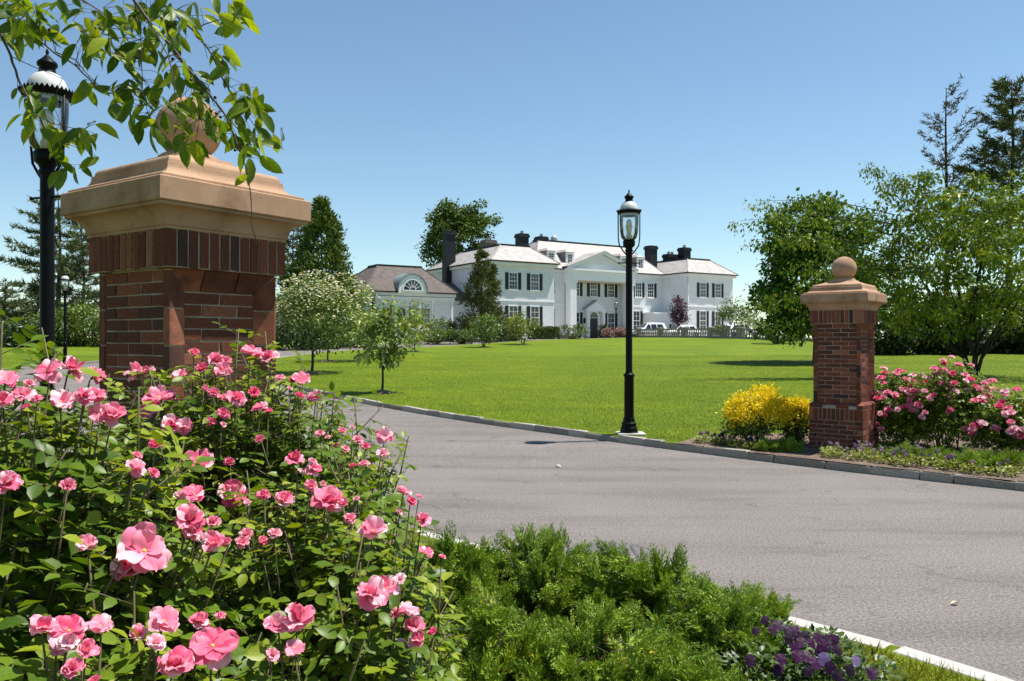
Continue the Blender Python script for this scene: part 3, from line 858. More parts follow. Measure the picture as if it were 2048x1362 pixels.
slab_roof('roof', (26.85, 35.35, -.15, 14.4), (29.9, 33.7, 3.0, 11.2), 7.85, 9.80, SL)
slab_roof('roof', (8.0, 27.3, 4.15, 14.8), (11.8, 25.3, 9.0, 10.0), 7.855, 11.50, SL)
# belt course
for (a, b, y) in ((.25, 7.9, .3), (27.2, 34.95, .3), (7.9, 12.3, 4.45), (21.6, 24, 4.45)):
    m = MB(); m.box(a, b, y - .05, y, 3.75, 3.90); m.build('belt_course', WT, house)
# windows ---------------------------------------------------------
def window_meshes(w, h, nx, nz, split=None):
    fr = MB(); t = .09
    fr.box(-w/2 - t, w/2 + t, -.06, .0, -t, 0); fr.box(-w/2 - t, w/2 + t, -.06, 0, h, h + t)
    fr.box(-w/2 - t, -w/2, -.06, 0, 0, h); fr.box(w/2, w/2 + t, -.06, 0, 0, h)
    fr.box(-w/2 - t - .04, w/2 + t + .04, -.12, 0, -t - .06, -t)
    pn = MB(); pn.box(-w/2, w/2, -.012, -.002, 0, h)
    mu = MB()
    for i in range(1, nx): x = -w/2 + w * i / nx; mu.box(x - .017, x + .017, -.035, -.013, 0, h)
    for k in range(1, nz):
        z = h * k / nz; q = .035 if k * 2 == nz else .017
        mu.box(-w/2, w/2, -.037, -.013, z - q, z + q)
    return fr.mesh('frame', WT), pn.mesh('pane', MATS['window_glass']), mu.mesh('muntin', WT)
W_UP = window_meshes(.92, 1.62, 3, 4); W_LO = window_meshes(.95, 2.25, 2, 4); W_DM = window_meshes(.62, 1.0, 2, 4)
W_AN = window_meshes(.95, 2.0, 3, 4)
SH_U = MB().box(-.19, .19, -.05, 0, -.05, 1.67).mesh('shutter', MATS['shutter_green'])
SH_L = MB().box(-.19, .19, -.05, 0, -.05, 2.30).mesh('shutter', MATS['shutter_green'])
def window(W, t, r, z, shutter=None, sides=(-1, 1), parent=None, sw=.92):
    root = bpy.data.objects.new('window', None); COL.objects.link(root); root.parent = parent or house
    root.location = (t, r - .004, z)
    for n, me in zip(('frame', 'pane', 'muntin'), W): inst(n, me, root, Matrix())
    if shutter:
        for s in sides: inst('shutter', shutter, house, Matrix.Translation((t + s * (sw/2 + .31), r - .004, z)))
    return root
ZU = 5.02; ZL = 1.0
for t in (2.75, 5.4): window(W_UP, t, .3, ZU, SH_U); window(W_LO, t, .3, ZL, SH_L, sw=.95)
for t in (29.75, 32.3): window(W_UP, t, .3, ZU, SH_U); window(W_LO, t, .3, ZL, SH_L, sw=.95)
for t in (9.9,): window(W_UP, t, 4.45, ZU, SH_U); window(W_LO, t, 4.45, ZL, SH_L, sw=.95)
window(W_UP, 23.2, 4.45, ZU, SH_U); window(W_UP, 25.15, 4.45, ZU, SH_U, sides=(1,)); window(W_LO, 22.9, 4.45, ZL, SH_L, sw=.95)
for t in (14.35, 16.95, 19.55): window(W_UP, t, 5.15, ZU - .1, SH_U)
for t in (14.35, 19.55): window(W_LO, t, 5.15, ZL - .3, SH_L, sw=.95)
# shutters on the outer corner of the one-storey block, wall lanterns
for t in (24.3, 26.6):
    m = MB(); m.box(-.07, .07, -.16, 0, 0, .34); m.prism([(-.09,.34),(.09,.34),(0,.5)], -.18, 0); o = m.build('wall_lantern', BK, house); o.location = (t, 2.6, 1.25)
for t in (15.55, 18.35):
    m = MB(); m.box(-.09, .09, -.2, 0, 0, .42); m.prism([(-.12,.42),(.12,.42),(0,.62)], -.22, 0); o = m.build('wall_lantern', BK, house); o.location = (t, 5.15, 1.75)
m = MB(); m.box(23.85, 27.15, 2.45, 4.45, 2.951, 3.12); m.build('porch_cornice', WT, house)
# portico ---------------------------------------------------------
m = MB(); m.box(12.2, 21.7, 3.3, 4.448, 6.55, 7.62); m.build('entablature', WT, house)
m = MB(); m.box(12.0, 21.9, 3.1, 4.40, 7.622, 7.86); m.build('portico_cornice', WT, house)
m = MB(); m.box(13.2, 20.7, 3.5, 5.149, 6.44, 6.549); m.build('portico_soffit', MATS['soffit'], house)
for a, b in ((12.3, 13.2), (20.7, 21.6)):
    m = MB(); m.cbox(a, b, 3.4, 4.30, -1.5, 6.2, .03); m.box(a-.08, b+.08, 3.32, 4.38, 6.2, 6.548); m.box(a-.07, b+.07, 3.33, 4.37, -1.5, .5); m.build('pier', WT, house)
m = MB(); m.prism([(12.3, 7.862), (21.6, 7.862), (16.95, 9.62)], 3.45, 4.1); m.build('tympanum', WB, house)
for s in (-1, 1):
    m = MB(); x0 = 16.95 + s * 5.05
    m.prism([(x0, 7.865), (x0, 8.02), (16.95, 9.95), (16.95, 9.68), (x0 - s * .35, 7.865)], 3.05, 3.44); m.build('raking_cornice', WT, house)
    m = MB(); v = [(x0 + s*.05, 3.0, 8.03), (16.95, 3.0, 9.97), (16.95, 7.4, 9.97), (x0 + s*.05, 4.4, 8.03)]
    m.add(v + [(x, y, z + .05) for x, y, z in v], [(0,1,2,3),(7,6,5,4),(0,4,5,1),(1,5,6,2),(2,6,7,3),(3,7,4,0)]); m.build('pediment_roof', SL, house)
# entrance
dr = empty('door', (16.95, 5.15, 0)); dr.parent = house
m = MB(); m.box(-.55, .55, -.05, -.004, -.5, 2.35); m.build('door_leaf', MATS['door_black'], dr)
pts2 = [(.6 * math.cos(a), 2.45 + .6 * math.sin(a)) for a in [math.pi * k / 12 for k in range(13)]]
m = MB(); m.prism(pts2, -.05, -.004); m.build('fanlight', MATS['window_glass'], dr)
m = MB()
for k in range(12):
    a0, a1 = math.pi * k / 12, math.pi * (k+1) / 12
    m.add([(r * math.cos(a), y, 2.45 + r * math.sin(a)) for y in (-.12, -.004) for a, r in ((a0,.6),(a1,.6),(a1,.85),(a0,.85))], [(0,1,2,3),(7,6,5,4),(0,4,5,1),(2,6,7,3)])
m.box(-.85, -.6, -.12, -.004, -.5, 2.45); m.box(.6, .85, -.12, -.004, -.5, 2.45); m.build('door_surround', WT, dr)
m = MB()
for s in (-1, 1): m.box(s*1.15 - .16, s*1.15 + .16, -.55, -.004, -.5, 3.1)
m.box(-1.4, 1.4, -.62, -.125, 3.1, 3.35); m.build('door_pilaster', WT, dr)
m = MB(); m.prism([(-1.55, 3.352), (1.55, 3.352), (0, 4.3)], -.6, -.004); m.build('door_pediment', WT, dr)
for s in (-1, 1):
    m = MB(); m.prism([(s*1.65, 3.36), (s*1.65, 3.46), (0, 4.46), (0, 4.31)], -.7, -.004); m.build('door_gable_roof', WT if s > 0 else SL, dr)
# dormers
def dormer(t):
    d = empty('dormer', (t, 5.15, 8.35)); d.parent = house
    m = MB(); m.box(-.58, .58, 0, 2.2, 0, 1.52); m.build('dormer_cheek', simple('dormer_side', (.22,.19,.17), .8, .2) if 'dormer_side' not in MATS else MATS['dormer_side'], d)
    m = MB(); m.box(-.58, -.36, -.05, -.002, 0, 1.5); m.box(.36, .58, -.05, -.002, 0, 1.5); m.box(-.36, .36, -.05, -.002, 0, .2); m.box(-.36, .36, -.05, -.002, 1.24, 1.5)
    m.build('dormer_front', WT, d)
    m = MB(); m.add([(-.72,-.16,1.52),(.72,-.16,1.52),(.72,2.6,1.52),(-.72,2.6,1.52),(-.3,.35,1.86),(.3,.35,1.86),(.3,2.6,1.86),(-.3,2.6,1.86)], [(0,1,5,4),(1,2,6,5),(2,3,7,6),(3,0,4,7),(4,5,6,7),(3,2,1,0)]); m.build('dormer_roof', SL, d)
    w = window(W_DM, 0, -.006, .22, parent=d)
for t in (10.9, 13.5, 21.55, 24.15): dormer(t)
# chimneys
def chimney(t, r, top, w, d, base=7.0, pots=1, mat=BK):
    m = MB(); m.box(t - w/2, t + w/2, r - d/2, r + d/2, base, top - .45)
    o = m.build('chimney', mat, house)
    c = MB(); c.box(t - w/2 - .1, t + w/2 + .1, r - d/2 - .1, r + d/2 + .1, top - .45, top - .15); c.box(t - w/2 - .02, t + w/2 + .02, r - d/2 - .02, r + d/2 + .02, top - .15, top); c.build('chimney_cap', mat, o)
    for k in range(pots):
        p = MB(); p.lathe([(.2, top), (.17, top + .3), (.21, top + .34)], 12, (t + (k - (pots-1)/2) * .6, r, 0)); p.build('chimney_pot', MATS['vent_metal'], o)
chimney(.15, 9.4, 11.75, 1.15, 1.0, 0.0, 0)
chimney(8.8, 15.4, 12.0, 1.5, 1.2, 7, 1, simple('brown_stack', (.12,.10,.09), .8))
chimney(9.1, 8.4, 12.0, 1.15, 1.1); chimney(14.4, 12.2, 12.45, 1.2, 1.1)
chimney(27.9, 7.4, 11.7, 1.15, 1.1, 7, 0); chimney(33.5, 7.2, 11.8, 1.2, 1.1); chimney(31.7, 7.9, 10.9, 1.7, 1.0, 7, 2)
for (t, r, z) in ((16.3, 12.2, 11.0),):
    m = MB(); m.lathe([(.25, 0), (.25, 1.1), (.42, 1.15), (.42, 1.45), (.25, 1.7), (.02, 1.75)], 14); o = m.build('roof_vent', MATS['vent_metal'], house); o.location = (t, r, z)
# downpipe on the right wing
m = MB(); m.tube([(27.25, .22, 7.3), (27.25, .22, -1)], .06, 6); m.build('downpipe', WT, house)

# one-storey annex with arched dormer
AN = empty('house_annex', (-2.05, 80, 2.0), HA, 'low white annex with brown hipped roof and arched dormer', 'annex')
house_main = house
house = AN
hbox('wall', WB, -12.0, -2.6, 3.3, 13.5, -1.5, 4.35)
hbox('wall', WB, -2.6, .2, 5.0, 12, -1.5, 4.0)
o = slab_roof('roof', (-12.4, -2.25, 2.85, 14), (-9.2, -4.4, 7.0, 9.4), 4.55, 7.35, MATS['shingle'])
m = MB(); m.add([(-3.6, 4.6, 4.05), (.2, 4.6, 4.05), (.2, 8.5, 6.0), (-3.6, 8.5, 6.0), (-3.6, 4.6, 3.9), (.2, 4.6, 3.9), (.2, 8.5, 3.9), (-3.6, 8.5, 3.9)], [(0,1,2,3),(4,7,6,5),(0,4,5,1),(1,5,6,2),(2,6,7,3),(3,7,4,0)]); m.build('link_roof', MATS['shingle'], house)
# arched dormer
dm = empty('arched_dormer', (-7.35, 2.75, 4.40)); dm.parent = house
arc = lambda r, n=20: [(r * math.cos(math.pi * k / n), .25 + r * 1.05 * math.sin(math.pi * k / n)) for k in range(n + 1)]
m = MB(); m.prism([(1.5, 0)] + arc(1.5) + [(-1.5, 0)], 0, 3.0); m.build('dormer_front', WT, dm)
m = MB(); a1 = arc(1.62); a0 = arc(1.51)
for k in range(20):
    q = [a0[k], a0[k+1], a1[k+1], a1[k]]
    m.add([(x, y, z) for y in (-.12, 3.2) for x, z in q], [(0,1,2,3),(7,6,5,4),(0,4,5,1),(2,6,7,3)])
m.build('dormer_roof', MATS['copper'], dm)
m = MB(); m.prism([(.98 * math.cos(math.pi*k/16), .3 + 1.0 * math.sin(math.pi*k/16)) for k in range(17)], -.03, -.004); m.build('fan_window', MATS['window_glass'], dm)
m = MB()
for k in range(1, 7):
    a = math.pi * k / 7; M = Matrix.Translation((0, -.035, .3)) @ Matrix.Rotation(-a, 4, 'Y')
    m.box(.3, .98, -.02, .0, -.025, .025, M)
for r0, r1 in ((.28, .34), (.96, 1.08)):
    for k in range(16):
        b0, b1 = math.pi*k/16, math.pi*(k+1)/16
        m.add([(r*math.cos(b), y, .3 + 1.02*r*math.sin(b)) for y in (-.07, -.031) for b, r in ((b0,r0),(b1,r0),(b1,r1),(b0,r1))], [(0,1,2,3),(7,6,5,4),(0,4,5,1),(2,6,7,3)])
m.box(-1.1, 1.1, -.1, -.004, .18, .29); m.build('fan_muntin', WT, dm)
for t in (-11.1, -9.75, -8.4, -7.05, -5.7): window(W_AN, t, 3.3, .95, parent=AN)
for t in (-11.85, -10.42, -9.07, -7.72, -6.37, -4.95, -2.75):
    m = MB(); m.box(t - .12, t + .12, 3.18, 3.297, -1.5, 3.72); m.build('pilaster', WT, AN)
m = MB(); m.box(-12.1, -2.5, 3.1, 3.299, 3.722, 4.05); m.build('frieze', WT, AN)
m = MB(); m.box(-4.7, -3.0, 3.24, 3.297, 3.2, 3.3); m.box(-4.7, -4.6, 3.24, 3.297, .2, 3.2); m.box(-3.1, -3.0, 3.24, 3.297, .2, 3.2); m.build('wall_panel', WT, AN)
house = house_main

# ------------------------------------------------------------------ balustrade in front of the forecourt
bal = empty('balustrade', (13.5, 93, 1.95), label='grey stone balustrade along the top of the lawn', cat='balustrade')
line = [Vector((12.6, 95, 0)), Vector((23.3, 71.5, 0)), Vector((27.5, 68.5, 0))]
bm_ = MB().lathe([(.085,0),(.085,.06),(.055,.08),(.10,.22),(.095,.30),(.05,.46),(.06,.52),(.085,.54),(.085,.60)], 8).mesh('baluster', MATS['stone_grey'])
pm = MB(); pm.cbox(-.25, .25, -.25, .25, 0, .98, .02); pm.cbox(-.31, .31, -.31, .31, .981, 1.09, .02); pm = pm.mesh('pier', MATS['stone_grey'])
for a, b in zip(line, line[1:]):
    L = (b - a).length; d = (b - a) / L; ang = math.atan2(d.y, d.x)
    npan = max(2, round(L / 4.3)); pl = L / npan
    for k in range(npan + 1):
        p = a + d * pl * k; z = h1(p.x, p.y) + .09
        inst('pier', pm, bal, Matrix.Translation(Vector((p.x, p.y, z)) - bal.location) @ Matrix.Rotation(ang, 4, 'Z'))
        if k == npan: break
        q = a + d * pl * (k + 1); z2 = h1(q.x, q.y) + .09
        mb = MB(); mid = (p + q) / 2; zz = (z + z2) / 2
        tl = math.atan2(z2 - z, pl)
        Mx = Matrix.Translation(Vector((mid.x, mid.y, zz)) - bal.location) @ Matrix.Rotation(ang, 4, 'Z') @ Matrix.Rotation(-tl, 4, 'Y')
        mb.box(-pl/2 + .252, pl/2 - .252, -.16, .16, -.2, .2, Mx); mb.build('bottom_rail', MATS['stone_grey'], bal)
        mb = MB(); mb.box(-pl/2 + .252, pl/2 - .252, -.17, .17, .80, .96, Mx); mb.build('top_rail', MATS['stone_grey'], bal)
        nb = int((pl - .7) / .34)
        for i in range(nb):
            inst('baluster', bm_, bal, Mx @ Matrix.Translation((-pl/2 + .35 + (i + .5) * (pl - .7) / nb, 0, .2)))

# ------------------------------------------------------------------ parked cars
def car(loc, rz, label, suv=False):
    root = empty('parked_car', loc, rz, label, 'car', 'white cars parked before the mansion')
    H = 1.72 if suv else 1.46
    xs = [-2.3,-2.2,-1.9,-1.4,-.6,0,.7,1.2,1.6,2.0,2.25,2.32]
    belt = .98 if suv else .90
    lower = [(.55,.70),(.40,.84),(.34,belt),(.32,belt+.02),(.30,belt+.02),(.30,belt+.01),(.30,belt),(.30,belt-.02),(.32,belt-.06),(.34,belt-.12),(.40,.76),(.5,.62)]
    m = MB(); v = []; f = []
    for x, (z0, z1) in zip(xs, lower):
        e = .86 - .10 * (abs(x) / 2.3) ** 4
        v += [(x,-e*.96,z0),(x,-e,(z0+z1)/2),(x,-e*.94,z1),(x,e*.94,z1),(x,e,(z0+z1)/2),(x,e*.96,z0)]
    n = len(xs)
    for k in range(n-1):
        for i in range(6):
            j = (i+1) % 6
            f.append((k*6+i, k*6+j, k*6+6+j, k*6+6+i))
    f += [tuple(range(5,-1,-1)), tuple((n-1)*6+i for i in range(6))]
    m.add(v, f, True); m.build('body', MATS['car_white'], root)
    g = [(-2.05,belt,.74),(-1.75,H-.06,.60),(-1.2,H,.60),(.1,H,.60),(.45,H-.06,.60),(1.25,belt,.74)] if suv else [(-1.9,belt,.74),(-1.25,H-.07,.58),(-.7,H,.58),(.1,H-.01,.58),(.4,H-.07,.58),(1.25,belt-.02,.74)]
    m = MB(); v = []; f = []
    for x, z, w in g: v += [(x, -.78, belt - .02), (x, -w, z), (x, w, z), (x, .78, belt - .02)]
    for k in range(len(g)-1):
        for i in range(3): f.append((k*4+i, k*4+i+1, k*4+5+i, k*4+4+i))
    m.add(v, f, True); m.build('cabin', MATS['car_white'], root)
    def glass(name, q):
        m = MB(); m.add(q, [(0,1,2,3)]); m.build(name, MATS['car_glass'], root)
    for s in (-1, 1):
        for (xa, xb) in ((g[0][0] + .35, -.72), (-.64, .12), (.20, .95)):
            zt = H - .16
            xt0, xt1 = (xa + (.25 if xa < -1 else 0), xb - (.42 if xb > .9 else 0))
            yw = lambda z: s * (.79 - (.79 - .59) * (z - belt) / (H - belt) + .006)
            glass('side_window', [(xa, yw(belt + .03), belt + .03), (xb, yw(belt + .03), belt + .03), (xt1, yw(zt), zt), (xt0, yw(zt), zt)])
    a, b = g[-1], g[-2]
    glass('windscreen', [(a[0]-.08, -.68, a[1]+.06), (a[0]-.08, .68, a[1]+.06), (b[0]+.05, .54, b[1]), (b[0]+.05, -.54, b[1])])
    a, b = g[0], g[1]
    glass('rear_window', [(a[0]+.06, -.66, a[1]+.08), (b[0]-.02, -.54, b[1]-.03), (b[0]-.02, .54, b[1]-.03), (a[0]+.06, .66, a[1]+.08)])
    wm = MB().lathe([(.20,-.11),(.31,-.11),(.33,-.08),(.33,.08),(.31,.11),(.20,.11)], 20).mesh('wheel', MATS['tyre'])
    rm = MB().lathe([(.02,-.10),(.20,-.09),(.20,.09),(.02,.10)], 14).mesh('rim', MATS['alloy'])
    for x in (-1.4, 1.38):
        for s in (-1, 1):
            M = Matrix.Translation((x, s*.78, .33)) @ Matrix.Rotation(math.pi/2, 4, 'X')
            w = inst('wheel', wm, root, M); inst('rim', rm, w, Matrix())
    for s in (-1, 1):
        m = MB(); m.cbox(2.2, 2.31, s*.62-.16, s*.62+.16, .62, .74, .02); m.build('headlight', MATS['alloy'], root)
        m = MB(); m.cbox(-2.315, -2.2, s*.66-.1, s*.66+.1, .66, .86, .02); m.build('tail_light', MATS['tail_red'], root)
    return root
car(gnd(1297, 92.5, .08), math.radians(205), 'white boxy estate car parked before the mansion near the lamp post', True)
car(gnd(1362, 91, .06), math.radians(200), 'white car whose roof just shows over the balustrade below the purple tree')
car(gnd(1478, 84, .10), math.radians(25), 'white saloon car parked behind the balustrade by the wing')

# ------------------------------------------------------------------ trees and shrubs
def A3(v): return np.array([v.x, v.y, v.z])
def lobes_points(lobes, n, shell=.55):
    """n points in a union of ellipsoids (cx,cy,cz,rx,ry,rz[,weight]), biased to the shell"""
    w = np.array([(l[6] if len(l) > 6 else 1) * l[3] * l[4] * l[5] for l in lobes]); w = w / w.sum()
    k = NR.choice(len(lobes), n, p=w)
    L = np.array([l[:6] for l in lobes])
    d = rand_dirs(n); r = (shell + (1 - shell) * NR.random(n)) ** .8
    return L[k, :3] + d * r[:, None] * L[k, 3:6], d

def leaf_cloud(name, parent, C, rad, n, size, tmpl, mat, droop=.3, up=.7, var=.3, flat=.8, lean=None, smooth=False):
    K = len(C)
    k = NR.integers(0, K, n)
    off = NR.normal(size=(n, 3)) * rad * np.array([1, 1, flat]) * .62
    P = C[k] + off
    D = norm(off) * .7 + rand_dirs(n) * .8 + np.array([0, 0, -droop])
    N = rand_dirs(n) * .75 + np.array([0, 0, up])
    S = size * (1 + var * NR.normal(size=n)).clip(.45, 1.7)
    tone = np.clip(NR.random(K)[k] * .45 + NR.random(n) * .62, 0, 1)
    return link(name, leaves_mesh(name, P, D, N, S, tmpl, MATS[mat], tone, smooth), parent)

def limb(mb, a, b, r0, r1, bend=.12, n=4, sides=5):
    a = Vector(a); b = Vector(b); L = (b - a).length
    pts = []
    j = Vector((R.uniform(-1, 1), R.uniform(-1, 1), R.uniform(-.2, 1))) * L * bend
    for i in range(n + 1):
        t = i / n
        pts.append(a.lerp(b, t) + j * math.sin(math.pi * t))
    mb.tube(pts, [r0 + (r1 - r0) * (i / n) for i in range(n + 1)], sides)
    return pts

def broad_tree(name, label, base, lobes, n_clump, clump_r, n_leaf, size, tmpl, mat, trunk_r, fork, bark='bark', group=None, cat='tree', shell=.5, droop=.35, stems=1, lean=(0, 0), branch_r=None, ring=None, up=.7, flat=.8):
    root = empty(name, base, 0, label, cat, group)
    base = Vector(base)
    LB = [(l[0] - base.x, l[1] - base.y, l[2] - base.z, *l[3:]) for l in lobes]
    C, _ = lobes_points(LB, n_clump, shell)
    tm = MB(); forks = []
    for s in range(stems):
        a = 2 * math.pi * s / max(stems, 1) + .6
        sp = .0 if stems == 1 else fork * .38
        top = Vector((lean[0] + math.cos(a) * sp, lean[1] + math.sin(a) * sp, fork))
        b0 = Vector((math.cos(a) * trunk_r * .5 * (stems > 1), math.sin(a) * trunk_r * .5 * (stems > 1), -.15))
        limb(tm, b0, top, trunk_r * 1.15, trunk_r * .75, .04, 5, 8)
        forks.append(top)
    br = branch_r or trunk_r * .42
    # main limbs to well-spread clumps, the rest branch off the limbs
    M = min(len(C), max(5, n_clump // 11)); ends = [0]
    while len(ends) < M:
        dd = np.min(np.linalg.norm(C[:, None] - C[ends][None], axis=2), axis=1); ends.append(int(dd.argmax()))
    nodes = []
    for e in ends:
        v = Vector(C[e]) * .93 + Vector((0, 0, 0)); f = min(forks, key=lambda q: (q - v).length + R.uniform(0, .3))
        L = (v - f).length
        m = f.lerp(v, .45) + Vector((R.uniform(-.08, .08), R.uniform(-.08, .08), .14)) * L
        s = f - Vector((0, 0, R.uniform(0, .2) * fork * .5)); q = []
        for i in range(7):
            t = i / 6; q.append(s * (1-t)**2 + m * 2*t*(1-t) + v * t*t + Vector((R.uniform(-1, 1), R.uniform(-1, 1), R.uniform(-1, 1))) * .02 * L * (0 < i < 6))
        k = min(1.0, .45 + .2 * L)
        tm.tube(q, [br * k * (1 - .88 * i / 6) for i in range(7)], 5); nodes += q[2:]
    NP = np.array([A3(q) for q in nodes])
    for i, c in enumerate(C):
        if i in ends: continue
        d = np.linalg.norm(NP - c, axis=1) + .5 * np.maximum(0, NP[:, 2] - c[2]); a_ = Vector(NP[int(d.argmin())]); v = Vector(c)
        limb(tm, a_, v, br * .16, br * .05, .12, 3, 4)
    tm.build('trunk', MATS[bark], root)
    leaf_cloud('crown', root, C, clump_r, n_leaf, size, tmpl, mat, droop=droop, up=up, flat=flat)
    if ring:
        ringm = MB(); ringm.lathe([(ring, -.02), (ring * .85, .03), (ring * .4, .07), (.02, .09)], 18, caps=False)
        ringm.v = [(x * (1 + R.uniform(-.1, .1)), y * (1 + R.uniform(-.1, .1)), z) for x, y, z in ringm.v]
        o = ringm.build('mulch_ring', MATS['mulch']); o.location = base
        tag(o, None, None, None, 'structure'); o['label'] = 'ring of mulch under the ' + label
    return root

def pxlobe(px, py, D, rpx, rpy, depth=None, w=1):
    c = at(px, py, D)
    return (c.x, c.y, c.z, rpx * D / F, (depth or rpx * D / F), rpy * D / F, w)

def shrub(name, label, base, lobes, n, size, mat, group=None, cat='shrub', clumps=60, clump_r=None, shell=.75, tmpl=None, droop=.1, stem_mat='twig'):
    root = empty(name, base, 0, label, cat, group); base = Vector(base)
    LB = [(l[0] - base.x, l[1] - base.y, l[2] - base.z, *l[3:]) for l in lobes]
    C, _ = lobes_points(LB, clumps, shell)
    C = C[C[:, 2] > .02]
    sm = MB()
    for c in C[:26]:
        limb(sm, (c[0] * .15, c[1] * .15, -.05), c, .018 + .004 * size / .05, .006, .1, 3, 4)
    sm.build('stem', MATS[stem_mat], root)
    rr = clump_r or .28 * min(LB[0][3], LB[0][5])
    o = leaf_cloud('foliage', root, C, rr, n, size, tmpl or leaf_mid(.26), mat, droop=droop, up=.9)
    return root

# young trees beside the driveway
broad_tree('young_cherry_tree', 'young cherry tree with slim dark trunk standing on the near lawn by the kerb', gnd(763, 23), [pxlobe(766, 690, 23, 50, 46), pxlobe(732, 655, 23, 34, 32), pxlobe(818, 655, 23, 30, 32), pxlobe(770, 640, 23, 36, 34)], 46, .21, 1750, .15, leaf_mid(.27), 'young_leaf', .035, 1.05, 'dark_bark', 'young trees along the driveway', stems=1, ring=.38, droop=.5, shell=.35)
t_ = broad_tree('dogwood_tree', 'small dogwood covered in creamy white flowers right of the large pillar', gnd(623, 31.5), [pxlobe(640, 640, 31.5, 78, 62), pxlobe(605, 610, 31.5, 50, 52), pxlobe(685, 600, 31.5, 52, 48), pxlobe(630, 590, 31.5, 45, 42)], 80, .30, 4000, .13, leaf_mid(.30), 'dogwood_leaf', .055, 1.35, 'dark_bark', 'young trees along the driveway', ring=.5, shell=.45)
tb = t_.location
LB = [(l[0] - tb.x, l[1] - tb.y, l[2] - tb.z, *l[3:]) for l in [pxlobe(640, 632, 31.5, 82, 66), pxlobe(605, 604, 31.5, 54, 56), pxlobe(685, 596, 31.5, 56, 52), pxlobe(630, 585, 31.5, 48, 46)]]
Pb, db = lobes_points(LB, 2600, .93)
kp = (db[:, 2] > -.25)
Pb = Pb[kp]
Nb = rand_dirs(len(Pb)) * .35 + np.array([0, -.2, 1.0])
link('blossom', leaves_mesh('blossom', Pb, rand_dirs(len(Pb)) * np.array([1, 1, .25]), Nb, np.full(len(Pb), .12), leaf_quad(.42), MATS['bract']), t_)
broad_tree('young_tree', 'slender young tree half hidden behind the flowering dogwood', gnd(655, 40), [pxlobe(690, 640, 40, 62, 48), pxlobe(720, 620, 40, 45, 40)], 60, .4, 3000, .13, leaf_mid(.28), 'young_leaf', .04, 1.4, 'dark_bark', 'young trees along the driveway', ring=.5)
broad_tree('young_tree', 'slender young tree with orange tipped leaves right of the young cherry', gnd(828, 51), [pxlobe(822, 655, 51, 34, 32), pxlobe(838, 625, 51, 22, 26)], 40, .35, 1500, .16, leaf_mid(.26), 'tip_leaf', .04, 1.2, 'dark_bark', 'young trees along the driveway', ring=.5)
broad_tree('young_tree', 'young multi-stemmed tree before the bronze conifer', gnd(967, 60), [pxlobe(968, 655, 60, 32, 26), pxlobe(972, 638, 60, 20, 18)], 40, .35, 1500, .18, leaf_mid(.26), 'light_shrub', .035, .8, 'dark_bark', 'young trees along the driveway', stems=3, ring=.6)
broad_tree('young_tree', 'young multi-stemmed tree before the clipped hedge', gnd(1047, 65), [pxlobe(1046, 652, 65, 28, 24), pxlobe(1050, 636, 65, 18, 16)], 40, .33, 1400, .18, leaf_mid(.26), 'tip_leaf', .035, .8, 'dark_bark', 'young trees along the driveway', stems=3, ring=.6)

# big broad-leaved trees
broad_tree('shade_tree', 'big green shade tree rising behind the mansion roof', gnd(918, 112), [pxlobe(915, 480, 112, 62, 72), pxlobe(880, 500, 112, 34, 60), pxlobe(955, 450, 112, 35, 45), pxlobe(905, 435, 112, 45, 30), pxlobe(980, 440, 112, 12, 22)], 150, .80, 17000, .36, leaf_mid(.34), 'shade_leaf', .35, 6.0, 'dark_bark', shell=.55, flat=.6)
broad_tree('maple_tree', 'dense dark maple behind the far pillar', gnd(1632, 38.5), [pxlobe(1632, 560, 38.5, 95, 110, 2.4), pxlobe(1600, 470, 38.5, 62, 70, 1.8), pxlobe(1672, 455, 38.5, 62, 62, 1.8), pxlobe(1575, 615, 38.5, 80, 62, 2.0), pxlobe(1690, 600, 38.5, 70, 60, 2.)], 170, .46, 26000, .20, leaf_mid(.34), 'maple_leaf', .16, 1.3, 'dark_bark', shell=.62, flat=.6)
